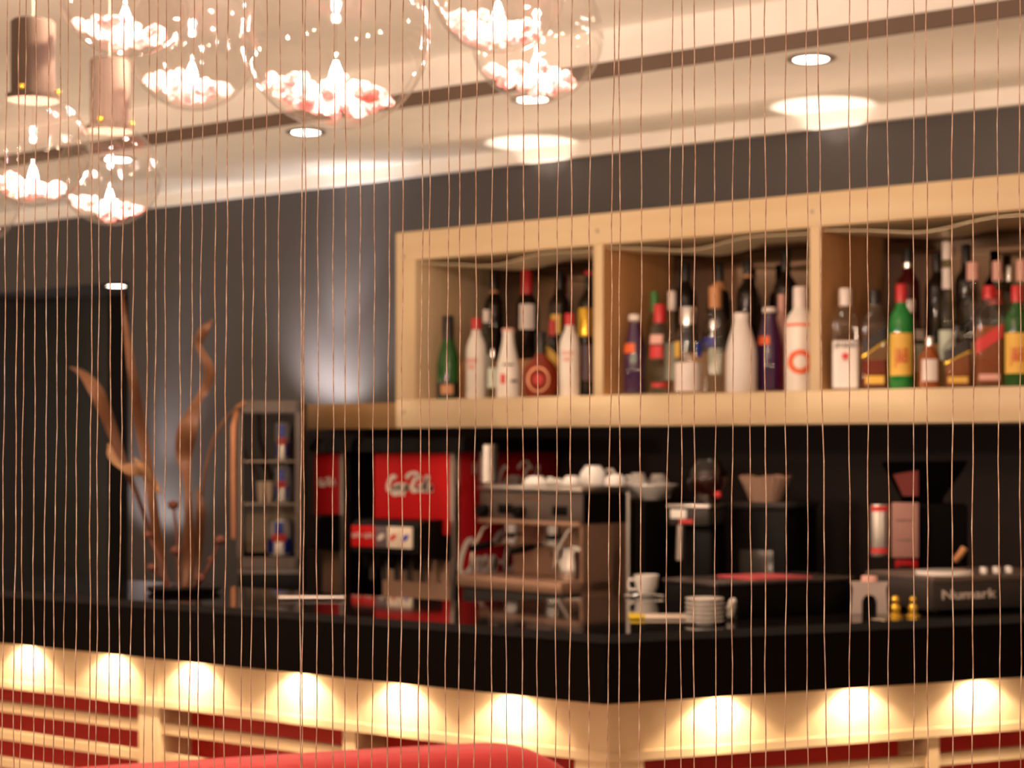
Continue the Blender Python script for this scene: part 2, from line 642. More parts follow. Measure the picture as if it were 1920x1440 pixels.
struct('floor', MB().box(-7, 8, -9, 3, -0.1, 0), M_FLOOR, 'pale wooden floor')
struct('ceiling', MB().box(-7, 8, -9, -0.42, ZC, ZC + 0.1), M_CEIL, 'cream main ceiling')
sf = MB().box(-7, 8, -0.42, WY, ZS, ZC + 0.1)
struct('trim_1', sf, M_CEIL, 'lowered cream ceiling strip over the bar')
struct('trim_2', MB().box(-7, 8, -0.432, -0.4195, ZS, ZS + 0.044), M_GROOVE, 'brown groove along the edge of the lowered ceiling')
struct('trim_3', MB().box(-7, 8, WY - 0.03, WY + 0.01, 2.53, ZS + 0.002), M_CEIL, 'cream cornice above the charcoal wall')
wb = MB()
wb.box(DX1, 8, WY, WY + 0.15, 0, ZC)
wb.box(-7, DX0, WY, WY + 0.15, 0, ZC)
wb.box(DX0, DX1, WY, WY + 0.15, DZ, ZC)
struct('wall_back', wb, M_WALL, 'charcoal wall behind the bar')
rc = MB()
rc.box(DX0 - 0.1, DX1 + 0.1, WY + 0.15, WY + 0.75, DZ, DZ + 0.1)
rc.box(DX0 - 0.1, DX0, WY + 0.15, WY + 0.75, 0, DZ)
rc.box(DX1, DX1 + 0.1, WY + 0.15, WY + 0.75, 0, DZ)
struct('wall_doorway', rc, M_WALL, 'charcoal lining of the doorway')
YD = WY + 0.42
dxr = on_t(206, 800, YD).x
dr = struct('door_1', MB().box(DX0 + 0.03, dxr, YD, YD + 0.05, 0.01, DZ - 0.005), M_DOOR, 'dark glossy door in the doorway')
struct('door_frame', MB().box(dxr, DX1, YD - 0.01, YD + 0.06, 0, DZ), M_DOORF, parent=dr)
hz = on_t(120, 1090, YD).z
hx = on_t(196, 1092, YD).x
struct('push_bar', MB().box(DX0 + 0.1, hx, YD - 0.06, YD - 0.035, hz - 0.02, hz + 0.02, bev=0.006).box(hx - 0.08, hx - 0.05, YD - 0.04, YD + 0.002, hz - 0.015, hz + 0.015), M_BLACK, parent=dr)
struct('bar_end_cap', MB().ball((hx, YD - 0.048, hz), 0.022), M_CHROME, parent=dr)

# ================================================================== DOWNLIGHTS
DLN = ['recessed round downlight near the right side of the lowered ceiling', 'recessed downlight showing just under the glowing pebbles of the glass globes in the middle',
       'recessed downlight beside the bottom of the largest glass globe', 'recessed downlight seen through the small glass globe beside the brown groove']


def downlight(p, r, label, power, group='recessed ceiling downlights', ang=46):
    t = thing('recessed_downlight', label, 'downlight', p, 0, group)
    ring = MB().lathe([(r, 0.0), (r * 1.38, 0.0), (r * 1.40, -0.004), (r * 1.02, -0.005), (r, 0.0)], 32, cap0=False, cap1=False)
    ring.build('trim_ring', M_STEELD, t)
    MB().lathe([(r * 1.01, -0.0005), (r * 0.96, -0.004), (0.001, -0.0055)], 32).build('lamp_face', M_LED, t)
    lamp('SPOT', 'downlight_beam', (p[0], p[1], p[2] - 0.02), power, WHITE_WARM, r * 0.5, (p[0], p[1] + 0.12, 0), ang, 0.5)
    return t


for k in range(4):
    downlight((1.765 - 0.952 * k, -0.30, ZS), 0.048, DLN[k], 34)
q = on_z(218, 535, DZ)
downlight((q.x, q.y, DZ), 0.042, 'small recessed downlight at the top of the dark doorway', 3.0)

# ================================================================== SHELF CABINET
cx0 = on_t(742, 600, 0).x
XR = 4.6
Z0, Z1 = 1.578, 2.255
ZI0, ZI1 = 1.676, 2.157
xa = on_t(778, 600, 0).x
dv1 = (on_t(1113, 600, 0).x, on_t(1130, 600, 0).x)
dv2 = (on_t(1518, 600, 0).x, on_t(1538, 600, 0).x)
step = dv2[0] - dv1[0]
cab = thing('bottle_cabinet', 'long open maple wall cabinet filled with liquor bottles above the back counter', 'cabinet', (cx0, 0, Z0))
O = Vector((cx0, 0, Z0))


def rel(b):
    return (b[0] - O.x, b[1] - O.x, b[2], b[3], b[4] - O.z, b[5] - O.z)


MB().box(*rel((cx0, XR, 0.0, WY - 0.002, Z0, ZI0)), bev=0.002).build('shelf_board', M_WOOD, cab)
MB().box(*rel((cx0, XR, 0.0, WY - 0.002, ZI1, Z1)), bev=0.002).build('top_board', M_WOOD, cab)
MB().box(*rel((cx0, xa, 0.001, WY - 0.002, ZI0, ZI1)), bev=0.001).build('end_panel', M_WOODV, cab)
for a, b in (dv1, dv2, (dv2[0] + step, dv2[1] + step)):
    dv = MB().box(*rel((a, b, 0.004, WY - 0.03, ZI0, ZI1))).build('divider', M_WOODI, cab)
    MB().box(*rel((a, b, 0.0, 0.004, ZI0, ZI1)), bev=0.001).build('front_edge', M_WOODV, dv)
MB().box(*rel((xa, XR, WY - 0.028, WY - 0.02, ZI0, ZI1))).build('mirror_back', M_MIRROR, cab)
ZR = 1.816
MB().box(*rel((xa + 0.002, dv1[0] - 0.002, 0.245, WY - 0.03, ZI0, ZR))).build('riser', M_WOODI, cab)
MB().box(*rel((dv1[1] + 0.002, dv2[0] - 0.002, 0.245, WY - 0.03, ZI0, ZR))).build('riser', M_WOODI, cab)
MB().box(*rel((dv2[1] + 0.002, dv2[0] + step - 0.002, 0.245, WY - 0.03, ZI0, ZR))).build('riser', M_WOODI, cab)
# screw heads on the front
sc = ((1120, 433), (1523, 397), (757, 482), (757, 772))
for x, y in sc:
    p = on_t(x, y, 0)
    M = Matrix.Translation((p.x - O.x, -0.0005, p.z - O.z)) @ Matrix.Rotation(PI / 2, 4, 'X')
    MB().lathe([(0.006, 0), (0.006, 0.001), (0.003, 0.002)], 12, M=M).build('screw_head', M_STEELD, cab)
# bowed strip of reflective film hanging under the top of each bay
for (a, b) in ((xa + 0.003, dv1[0] - 0.003), (dv1[1] + 0.003, dv2[0] - 0.003), (dv2[1] + 0.003, dv2[0] + step - 0.003)):
    n = 24
    vs, fs = [], []
    for i in range(n + 1):
        u = i / n
        x = a + (b - a) * u
        sag = 0.030 * math.exp(-((u - .46) / .20) ** 2) + 0.006 * (1 + math.sin(u * 8.0))
        for yy in (0.012, 0.20):
            for zz in (0.0, 0.002):
                vs.append((x - O.x, yy, ZI1 - 0.004 - max(0.0, sag) - zz - O.z))
    for i in range(n):
        q0, q1 = i * 4, i * 4 + 4
        fs += [(q0, q0 + 2, q1 + 2, q1), (q0 + 1, q1 + 1, q1 + 3, q0 + 3), (q0, q1, q1 + 1, q0 + 1), (q0 + 2, q0 + 3, q1 + 3, q1 + 2)]
    fs += [(0, 1, 3, 2), (n * 4, n * 4 + 2, n * 4 + 3, n * 4 + 1)]
    MB().add(vs, fs).build('ceiling_film', mat('satin_film', (0.72, 0.62, 0.42), 0.35, 0.35, nscale=(3, 3, 3)), cab)

# wall ledge continuing left of the cabinet
struct('trim_5', MB().box(-0.98, 5.2, WY - 0.006, WY + 0.004, 0.0, Z0 + 0.001), M_SPLASH, 'black splashback under the bottle cabinet')
lx0 = on_t(520, 780, 0.16).x
lp = on_t(650, 757, 0.16)
led = MB().box(lx0, cx0 - 0.004, 0.16, WY - 0.002, Z0 + 0.002, lp.z, bev=0.002).build('wall_ledge', M_LEDGE)
tag(led, 'short wooden wall ledge left of the bottle cabinet above the soda dispensers', 'ledge')

# uplights standing on the cabinet top and the ledge, washing the wall and the ceiling
for px in (1545, 1000, 2060):
    x = on_t(px, 300, WY - 0.1).x
    lamp('SPOT', 'cabinet_uplight', (x, WY - 0.11, Z1 + 0.01), 9.0, WHITE_WARM, 0.008, (x, WY - 0.11, ZC), 58, 0.3)
for px, py, e, tilt in ((606, 752, 56.0, 0.16), (276, 985, 56.0, 0.22), (-40, 960, 16.0, 0.20)):
    p = on_t(px, py, WY)
    p.y -= 0.21
    lamp('SPOT', 'ledge_uplight', p, e * (.42 if px > 300 else .20), (1.0, 0.88, 0.82), 0.04, (p.x + 0.05, WY, p.z + 0.24), 120, 1.0)
    lamp('SPOT', 'ledge_uplight', p, e * .7, (1.0, 0.88, 0.82), 0.03, (p.x + tilt, WY, p.z + 0.60), 40, 1.0)
    lamp('SPOT', 'ledge_uplight', p, e * 0.24, (1.0, 0.86, 0.74), 0.01, (p.x + tilt * 1.6, WY - 0.08, ZC), 24, 0.3)

# ================================================================== BAR
CX, CYB = 2.012, -1.675
ux, uy = 0.476, 0.8794          # direction of the right wing
nx, ny = -uy, ux                # inwards
ZB = 1.12
ZF = 0.975


def wing(along, perp):
    return (CX + ux * along + nx * perp, CYB + uy * along + ny * perp)


def inner(off_l, off_r):
    # meeting point of the two inner lines
    y = CYB + off_l
    rx = ((ny * (off_l)) - off_r) / (-nx)
    return (CX + rx, y)


LW, RW, RL = 0.47, 0.86, 1.75
bar = thing('bar_counter', 'angled bar counter with black stone top over a lit maple front with red panels', 'bar counter', (CX, CYB, 0))
BO = Vector((CX, CYB, 0))


def bl(p):
    return (p[0] - BO.x, p[1] - BO.y)


XL = -3.6
top = [bl((XL, CYB)), (0, 0), bl(wing(RL, 0)), bl(wing(RL, RW)), bl(inner(LW, RW)), bl((XL, CYB + LW))]
MB().prism(top, ZB - 0.018, ZB).build('counter_top', M_BLACKTOP, bar, smooth=False)
ft = 0.03
g = math.tan(math.radians(90 - 61.6) / 2)
apr = [bl((XL, CYB + 0.004)), bl(inner(0.004, 0.004)), bl(wing(RL, 0.004)), bl(wing(RL, ft)), bl(inner(ft, ft)), bl((XL, CYB + ft))]
MB().prism(apr, ZF, ZB - 0.018).build('black_fascia', M_BLACKEDGE, bar, smooth=False)
PO = 0.115                       # wood front stands back under the overhang
un = [bl((XL, CYB + ft)), bl(inner(ft, ft)), bl(wing(RL, ft)), bl(wing(RL, 0.3)), bl(inner(0.3, 0.3)), bl((XL, CYB + 0.3))]
MB().prism(un, ZF + 0.03, ZF + 0.04).build('overhang_board', M_WOOD, bar, smooth=False)


def strip(off, th, z0, z1, name, m, side, s0=None, s1=None):
    """a board standing parallel to one wing, 'off' behind the edge"""
    a, b = off, off + th
    if side == 'L':
        x0 = XL if s0 is None else s0
        if s1 is None:
            poly = [bl((x0, CYB + a)), bl(inner(a, a)), bl(inner(b, b)), bl((x0, CYB + b))]
        else:
            poly = [bl((x0, CYB + a)), bl((s1, CYB + a)), bl((s1, CYB + b)), bl((x0, CYB + b))]
    else:
        e = RL if s1 is None else s1
        if s0 is None:
            poly = [bl(inner(a, a)), bl(wing(e, a)), bl(wing(e, b)), bl(inner(b, b))]
        else:
            poly = [bl(wing(s0, a)), bl(wing(e, a)), bl(wing(e, b)), bl(wing(s0, b))]
    o = MB().prism(poly, z0, z1).build(name, m, bar, smooth=False)
    return o


def zL(py, px, off):
    return on_t(px, py, CYB + off).z


zp = zL(1283, 0, PO)            # lower edge of the lit wooden front
strip(PO, 0.03, zp, ZF + 0.03, 'wooden_front', M_WOOD, 'L')
strip(PO, 0.03, zp, ZF + 0.03, 'wooden_front', M_WOOD, 'R')
strip(PO + 0.11, 0.02, 0.10, zp + 0.02, 'red_panel', M_RED, 'L')
strip(PO + 0.11, 0.02, 0.10, zp + 0.02, 'red_panel', M_RED, 'R')
strip(PO - 0.012, 0.03, zp - 0.006, zp + 0.014, 'lower_edging', M_WOOD, 'L')
strip(PO - 0.012, 0.03, zp - 0.006, zp + 0.014, 'lower_edging', M_WOOD, 'R')
for k in range(7):
    zt = zL(1317, 0, PO) - k * (zL(1317, 0, PO) - zL(1369, 0, PO))
    if zt < 0.2:
        break
    strip(PO + 0.004, 0.024, zt - 0.026, zt, 'rail', M_WOOD, 'L')
    strip(PO + 0.004, 0.024, zt - 0.026, zt, 'rail', M_WOOD, 'R')
strip(PO - 0.002, 0.14, 0.0, 0.10, 'plinth', M_BLACK, 'L')
strip(PO - 0.002, 0.14, 0.0, 0.10, 'plinth', M_BLACK, 'R')
for p0, p1 in ((262, 300), (645, 668)):
    xa_, xb_ = on_t(p0, 1330, CYB + PO).x, on_t(p1, 1330, CYB + PO).x
    strip(PO - 0.004, 0.118, 0.1, ZF + 0.03 if p0 == 262 else zp, 'upright', M_WOODV, 'L', xa_, xb_)


def wing_at(px, perp):
    r = ray(px, HZ)
    # solve CAM + r*d on the line wing(s, perp)
    ax, ay = wing(0, perp)
    det = r.x * (-uy) + r.y * ux
    bx, by = ax - CAM.x, ay - CAM.y
    d = (bx * (-uy) + by * ux) / det
    s = (r.x * by - r.y * bx) / det * -1
    p = CAM + r * d
    return ((p.x - ax) * ux + (p.y - ay) * uy), d


s0, _ = wing_at(1739, PO)
s1, _ = wing_at(1759, PO)
strip(PO - 0.004, 0.118, 0.1, zp, 'upright', M_WOODV, 'R', s0, s1)
# corner post
ca, cb = PO - 0.008, PO + 0.12
xl = on_t(1082, 1380, CYB + PO).x
sr, _ = wing_at(1204, PO)
post = [bl((xl, CYB + ca)), bl(inner(ca, ca)), bl(wing(sr, ca)), bl(wing(sr, cb)), bl(inner(cb, cb)), bl((xl, CYB + cb))]
MB().prism(post, 0.1, ZF + 0.03).build('corner_post', M_WOODV, bar, smooth=False)
# carcass and inner side so that the counter is solid from behind
strip(PO + 0.14, 0.02, 0.0, ZB - 0.02, 'carcass', M_BLACK, 'L')
strip(PO + 0.14, 0.02, 0.0, ZB - 0.02, 'carcass', M_BLACK, 'R')
# puck lamps under the overhang
PUCK_E = 8.0
for px in (55, 215, 367, 568, 755, 965, -95):
    x = on_t(px, 1250, CYB + PO).x
    y = CYB + PO - 0.052
    MB().lathe([(0.022, 0), (0.022, 0.012)], 16, (x - BO.x, y - BO.y, ZF + 0.018)).build('puck_lamp', M_STEEL, bar)
    lamp('SPOT', 'puck_beam', (x, y, ZF + 0.017), PUCK_E, (1.0, 0.74, 0.48), 0.008, (x, y + 0.006, 0), 122, 0.35)
    lamp('SPOT', 'puck_spill', (x, y, ZF + 0.017), PUCK_E * .6, (1.0, 0.70, 0.44), 0.01, (x, y + 0.006, 0), 168, 1.0)
for px in (1345, 1600, 1830, 2060):
    s_, _ = wing_at(px, PO)
    x, y = wing(s_, PO - 0.052)
    MB().lathe([(0.022, 0), (0.022, 0.012)], 16, (x - BO.x, y - BO.y, ZF + 0.018)).build('puck_lamp', M_STEEL, bar)
    x2, y2 = wing(s_, PO - 0.046)
    lamp('SPOT', 'puck_beam', (x, y, ZF + 0.017), PUCK_E, (1.0, 0.74, 0.48), 0.008, (x2, y2, 0), 122, 0.35)
    lamp('SPOT', 'puck_spill', (x, y, ZF + 0.017), PUCK_E * .6, (1.0, 0.70, 0.44), 0.01, (x2, y2, 0), 168, 1.0)

# back counter
ZK = 0.92
bk = thing('back_counter', 'black back counter under the bottle cabinet carrying the drinks machines', 'counter', (0, 0, 0))
MB().box(-1.75, 1.68, -0.36, WY - 0.003, ZK - 0.04, ZK, bev=0.004).build('counter_top', M_BLACKTOP, bk)
MB().box(-1.75, 1.68, -0.32, WY - 0.003, 0.0, ZK - 0.04).build('cupboard_front', M_BLACK, bk)

# ================================================================== BOTTLES
PROF = {
    'wine': [(0, .93), (.01, 1), (.60, 1), (.66, .93), (.71, .66), (.75, .45), (.80, .39), (.97, .37), (1, .37)],
    'champ': [(0, .93), (.01, 1), (.40, 1), (.52, .90), (.64, .66), (.74, .46), (.82, .36), (.97, .33), (1, .34)],
    'spirit': [(0, .94), (.01, 1), (.62, 1), (.68, .95), (.74, .72), (.78, .50), (.83, .42), (.92, .40), (1, .40)],
    'malibu': [(0, .94), (.01, 1), (.58, 1), (.66, .93), (.74, .72), (.80, .48), (.86, .42), (1, .42)],
    'cone': [(0, .94), (.01, 1), (.30, 1), (.46, .93), (.62, .72), (.78, .52), (.92, .44), (.97, .50), (1, .50)],
    'flask': [(0, .70), (.02, .80), (.16, .98), (.30, 1), (.44, .90), (.54, .66), (.60, .40), (.66, .28), (.90, .26), (1, .26)],
    'carafe': [(0, .93), (.02, 1), (.40, 1), (.55, .96), (.68, .80), (.80, .60), (.88, .50), (.95, .46), (1, .46)],
    'tall': [(0, .94), (.01, 1), (.46, 1), (.54, .90), (.60, .62), (.66, .46), (.74, .40), (1, .38)],
    'squat': [(0, .94), (.01, 1), (.55, 1), (.65, .92), (.74, .55), (.80, .38), (.90, .36), (1, .36)],
}


def bottle(px, top, wpx, kind, glass, label, t=0.09, base=None, cap=None, labels=(), liquid=None, n=2.0, sy=1.0, group='bottles in the cabinet', texts=(), name='bottle', extra=None):
    d = d_t(px, t)
    p = on_t(px, HZ, t)
    zb = (ZI0 if base is None else base) + 0.0005
    ztop = 1.5 + (HZ - top) / F * d
    h = ztop - zb
    R = wpx / 2 / F * d
    th = thing(name, label, 'bottle', (p.x, t, zb), face_cam(p), group)
    prof = PROF[kind]

    def rf(z):
        u = z / h
        for (a, ra), (b, rb) in zip(prof, prof[1:]):
            if u <= b:
                return R * (ra + (rb - ra) * max(0, u - a) / (b - a))
        return R * prof[-1][1]
    pts = [(R * r, h * z) for z, r in prof]
    capf = cap[0] if cap else 1.0
    body = [(r, z) for r, z in pts if z < h * capf] + [(rf(h * capf), h * capf)]
    MB().lathe(body, 24, n=n, sy=sy, cap1=not cap).build('glass_body', glass, th)
    if cap:
        z0 = h * capf - 0.001
        rc_ = max(rf(h * capf), rf(h * 0.99)) * cap[2] if len(cap) > 2 else rf(h * capf) * 1.06
        MB().lathe([(rc_, z0), (rc_, h - 0.004), (rc_ * 0.9, h)], 20, sy=1.0 if sy > .8 else 1.0).build('cap', cap[1], th)
    if liquid:
        lv, lm = liquid
        zs = [0.03] + [z for z, _ in prof if 0.03 < z < lv] + [lv]
        MB().lathe([(rf(z * h) * 0.93, z * h) for z in zs], 24, n=n, sy=sy).build('spirit_fill', lm, th)
    for L in labels:
        z0, z1, m, half = L[:4]
        slope = L[4] * h if len(L) > 4 else 0
        a0 = -PI / 2 + (L[5] if len(L) > 5 else 0)
        MB().patch(R, z0 * h, z1 * h, half, n, sy, slope, rf=(None if slope else rf), a0=a0,
                   th=0.0012 + (L[6] if len(L) > 6 else 0)).build('paper_label' if z1 < .66 else 'neck_label', m, th)
    for body_, sz, z, m, sx_ in texts:
        text_part(body_, 'lettering', m, th, sz * h, (0, -R * (sup(-PI / 2, n)) * sy - 0.003, z * h), bend=R if n == 2.0 else None, sx=sx_)
    if extra:
        extra(th, R, h, rf)
    return th


def ring_label(m, z, ro, ri, th_=0.003):
    def f(th, R, h, rf):
        mb = MB()
        N = 28
        vs, fs = [], []
        for i in range(N):
            a = 2 * PI * i / N
            for q in (ro, ri):
                x = q * R * math.cos(a)
                y = -math.sqrt(max(0, R * R - x * x)) if True else -R
                for o in (0.001, th_):
                    vs.append((x, y - o, z * h + q * R * math.sin(a)))
        for i in range(N):
            b, c = i * 4, ((i + 1) % N) * 4
            fs += [(b + 1, c + 1, c + 3, b + 3), (b, b + 2, c + 2, c), (b, c, c + 1, b + 1), (b + 2, b + 3, c + 3, c + 2)]
        mb.add(vs, fs).build('ring_mark', m, th)
    return f


def medal(m_ring, m_in, z, r, sy):
    def f(th, R, h, rf):
        for q, m, o, nm in ((r, m_ring, 0.002, 'medallion_rim'), (r * 0.84, M_REDAMB, 0.0032, 'medallion_face'), (r * 0.42, m_in, 0.0046, 'medallion_mark')):
            M = Matrix.Translation((-0.14 * R, -R * sy - o, z * h)) @ Matrix.Rotation(PI / 2, 4, 'X')
            MB().lathe([(q * R, -0.006), (q * R, 0), (q * R * 0.98, 0.001)], 28, sy=1.15, M=M).build(nm, m, th)
    return f


B = bottle
# ---- left bay, front row
B(840, 592, 42, 'champ', M_GREEND, 'dark green sparkling wine bottle standing first in the left bay of the cabinet', cap=(.72, M_CAPB), t=0.07,
  labels=((.02, .20, M_LBLK, 1.5), (.06, .17, M_CORK, .55, 0, -.1, .001)))
B(893, 597, 39, 'malibu', M_MILK, 'white bottle with a red cap next to the green sparkling wine bottle', cap=(.86, M_CAPR, 1.15), t=0.07,
  labels=((.44, .50, M_LPINK, .6, 0, -.5), (.36, .42, M_LPINK, .35, 0, -.5, .0003), (.10, .14, M_LPALE, .2, 0, -1.0)))
B(912, 581, 30, 'spirit', M_PALEG, 'pale green clear bottle with a white cap half hidden behind the first white bottle', cap=(.86, M_CAPW), t=0.17,
  labels=((.12, .5, M_LPALE, 1.0),))
B(924, 655, 22, 'squat', M_CLEAR, 'little clear bottle with a pale label between the two white bottles', cap=(.84, M_CAPS), t=0.085,
  labels=((.22, .62, M_LPALE, 1.2),))
B(953, 616, 46, 'cone', M_MILK, 'white conical bottle without a coloured cap in the left bay', cap=(.955, M_LPINK), t=0.07,
  labels=((.20, .34, M_LRED, .22, 0, -.45), (.22, .26, M_LDUSK, .3, 0, .5), (.46, .49, M_LDUSK, .5, 0, 0)))
B(1014, 622, 68, 'flask', M_REDAMB, 'round flat flask of reddish brown spirit with an oval medallion', cap=(.68, M_CAPB), t=0.10, sy=0.5,
  extra=medal(M_COPPER, M_LRED, .27, .62, .5))
B(1036, 600, 30, 'wine', M_DARKG, 'dark bottle with a yellow label tucked behind the round flask', cap=(.80, M_CAPR), t=0.17,
  labels=((.30, .60, M_LYEL, .9, -.18),))
B(1068, 588, 39, 'malibu', M_MILK, 'white bottle with a red cap right of the round flask', cap=(.86, M_CAPR, 1.15), t=0.07,
  labels=((.50, .54, M_LPINK, .6, 0, -.2), (.42, .47, M_LPINK, .4, 0, -.2)))
B(1098, 578, 32, 'spirit', M_DARKG, 'dark bottle with gold neck foil against the first cabinet divider', cap=(.70, M_GOLD), t=0.14,
  labels=((.18, .58, M_LDUSK, 1.0), (.68, .73, M_GOLD, 1.2)))
# ---- left bay, back row on the riser
G2 = 'wine bottles on the riser at the back of the cabinet'
B(926, 510, 38, 'wine', M_DARKG, 'black wine bottle with an orange band, first in the back row of the left bay', cap=(.80, M_CAPB), t=0.32, base=ZR,
  labels=((.76, .79, M_CORK, 1.6),), group=G2)
B(988, 508, 40, 'wine', M_DARKG, 'black wine bottle with red neck foil and a white label in the left bay', cap=(.74, M_CAPR), t=0.32, base=ZR,
  labels=((.34, .62, M_LWHT, .75),), group=G2)
B(1049, 508, 40, 'wine', M_DARKG, 'black wine bottle behind the second red-capped white bottle', cap=(.80, M_CAPB), t=0.32, base=ZR,
  labels=((.28, .50, M_LYEL, .5, 0, -.4),), group=G2)
B(1103, 508, 36, 'wine', M_DARKG, 'black wine bottle with a dull red foil top beside the first divider, back row', cap=(.95, M_CAPR), t=0.32, base=ZR,
  labels=((.12, .34, M_LYEL, 1.0),), group=G2)
# ---- middle bay, front row
B(1190, 590, 46, 'carafe', M_CLEAR, 'purple liqueur bottle with a red label standing leftmost in the middle bay', cap=(.93, M_CAPW), t=0.09,
  liquid=(.90, M_PURPLE), labels=((.52, .64, M_LORG, .55, 0, -.55),))
B(1237, 571, 44, 'spirit', M_CLEAR, 'clear bottle with a red cap and red label right of the purple liqueur', cap=(.80, M_CAPR, 1.1), t=0.09,
  labels=((.40, .54, M_LRED, .6, 0, -.35), (.56, .66, M_LPINK, .6, 0, -.35), (.08, .13, M_LRED, .7)))
B(1227, 547, 32, 'spirit', M_PALEG, 'clear bottle with a green cap behind the red-capped bottle', cap=(.80, M_CAPG), t=0.19)
B(1260, 546, 34, 'spirit', M_CLEAR, 'clear bottle with a pale cap behind and between the red and silver caps', cap=(.82, M_CAPW), t=0.20,
  labels=((.15, .5, M_LPALE, .8),))
B(1290, 576, 52, 'spirit', M_CLEAR, 'clear bottle with a bright silver cap and white lower label', cap=(.80, M_CAPS, 1.25), t=0.08,
  labels=((.03, .36, M_LWHT, 1.15), (.42, .60, M_LYEL, .25, 0, -.9), (.42, .58, M_LBLU, .3, 0, .95)))
B(1341, 537, 48, 'spirit', M_CLEAR, 'clear bottle with a copper-coloured stopper in the middle bay', cap=(.80, M_CORK), t=0.16,
  labels=((.18, .42, M_LPALE, .5), (.44, .52, M_LBLU, .5, 0, -.5)))
B(1338, 600, 40, 'squat', M_CLEAR, 'low clear bottle in front of the copper-stoppered bottle', cap=(.88, M_CAPS), t=0.075)
B(1390, 587, 58, 'carafe', M_FROST, 'frosted white carafe-shaped bottle in the middle bay', cap=(.93, M_CAPW), t=0.048)
B(1443, 577, 54, 'carafe', M_CLEAR, 'larger purple liqueur bottle with a red label right of the frosted carafe', cap=(.95, M_CAPW), t=0.135,
  liquid=(.92, M_PURPLE), labels=((.56, .66, M_LORG, .5, 0, -.5),))
B(1466, 552, 34, 'spirit', M_LPINK, 'peach-coloured bottle behind the larger purple liqueur', cap=(.88, M_LPINK), t=0.215)
B(1486, 590, 30, 'spirit', M_LRED, 'narrow red bottle behind the white bottle with the orange ring', cap=(.84, M_CAPR), t=0.155)
B(1500, 538, 56, 'spirit', M_MILK, 'white bottle with a large orange ring against the second divider', cap=(.82, M_CAPW), t=0.075,
  labels=((.62, .645, M_LORG, 1.2),), extra=ring_label(M_LORG, .28, .82, .48))
# ---- middle bay, back row
B(1285, 492, 44, 'wine', M_DARKG, 'black wine bottle behind the silver-capped bottle', cap=(.80, M_CAPB), t=0.32, base=ZR, group=G2)
B(1348, 494, 42, 'wine', M_DARKG, 'black wine bottle with an orange collar behind the copper stopper', cap=(.80, M_CAPB), t=0.32, base=ZR,
  labels=((.70, .79, M_CORK, 1.5),), group=G2)
B(1402, 486, 42, 'wine', M_DARKG, 'black wine bottle with a thin copper neck ring behind the frosted carafe', cap=(.84, M_CAPB), t=0.32, base=ZR,
  labels=((.80, .83, M_CORK, 1.5),), group=G2)
B(1473, 470, 46, 'wine', M_DARKG, 'tallest black wine bottle in the middle bay near the second divider', cap=(.80, M_CAPB), t=0.32, base=ZR, group=G2)


# ---- right bay, front row
def rosette(th, R, h, rf):
    M = Matrix.Translation((0, -R * sup(-PI / 2, 6.0) - 0.004, .33 * h)) @ Matrix.Rotation(PI / 2, 4, 'X')
    vs = []
    for i in range(16):
        a = 2 * PI * i / 16
        q = .30 * R * (1.0 if i % 2 else 0.72)
        vs.append((q * math.cos(a), q * math.sin(a)))
    MB().prism(vs, 0, 0.001, M=M).build('rosette_mark', M_LRED, th)


B(1585, 541, 50, 'spirit', M_CLEAR, 'square clear whiskey bottle with a large white label and white cap', cap=(.83, M_CAPW, 1.1), t=0.056, n=6.0,
  labels=((.02, .48, M_LWHT, .80),), texts=(('JIM BEAM', .062, .435, M_LBLK, .8),), extra=rosette)
B(1640, 544, 50, 'spirit', M_CLEAR, 'square whisky bottle with a slanted black label left of the green bottle', cap=(.86, M_CAPB, 1.15), t=0.09, n=6.0,
  liquid=(.30, M_REDAMB), labels=((.42, .56, M_LBLK, .78, .16), (.40, .42, M_GOLD, .78, .16), (.06, .14, M_LYEL, .6)))
B(1690, 533, 46, 'spirit', M_GREENB, 'bright green bottle with a yellow label and red cap beside the slanted black label', cap=(.83, M_CAPR, 1.1), t=0.08,
  labels=((.13, .53, M_LYEL, 1.05),), texts=(('J&B', .20, .31, M_LRED, .46),))
B(1706, 562, 54, 'spirit', M_CLEAR, 'clear bottle with a white label half hidden behind the green bottle', cap=(.86, M_CAPS), t=0.17,
  labels=((.55, .66, M_LWHT, .5, 0, .9), (.20, .5, M_LPALE, .5, 0, .9)))
B(1743, 632, 40, 'squat', M_AMBER, 'small bottle with a pale oval label right of the green bottle', cap=(.84, M_CAPS), t=0.05,
  labels=((.14, .56, M_LWHT, .75),))
B(1796, 610, 53, 'spirit', M_CLEAR, 'square whisky bottle with a slanted black label right of the pale oval label', cap=(.90, M_CAPB), t=0.10, n=6.0,
  liquid=(.52, M_AMBER), labels=((.50, .68, M_LBLK, .78, .20), (.47, .50, M_GOLD, .78, .20), (.08, .18, M_LYEL, .6)))
B(1855, 536, 54, 'spirit', M_CLEAR, 'square whisky bottle with a slanted red label', cap=(.87, M_CAPR, 1.1), t=0.09, n=6.0,
  liquid=(.60, M_AMBER), labels=((.40, .54, M_LRED, .78, .16), (.07, .13, M_LPINK, .6)))
B(1907, 536, 48, 'spirit', M_GREEND, 'green bottle with a yellow label at the right edge of the cabinet', cap=(.84, M_CAPR, 1.1), t=0.08,
  labels=((.13, .53, M_LYEL, 1.05),), texts=(('J&B', .20, .31, M_LRED, .46),))
B(1824, 492, 50, 'spirit', M_CLEAR, 'clear bottle with a pale pink cap behind the slanted black label', cap=(.86, M_LPINK, 1.1), t=0.203,
  labels=((.64, .72, M_LBLK, .5, 0, -.7),))
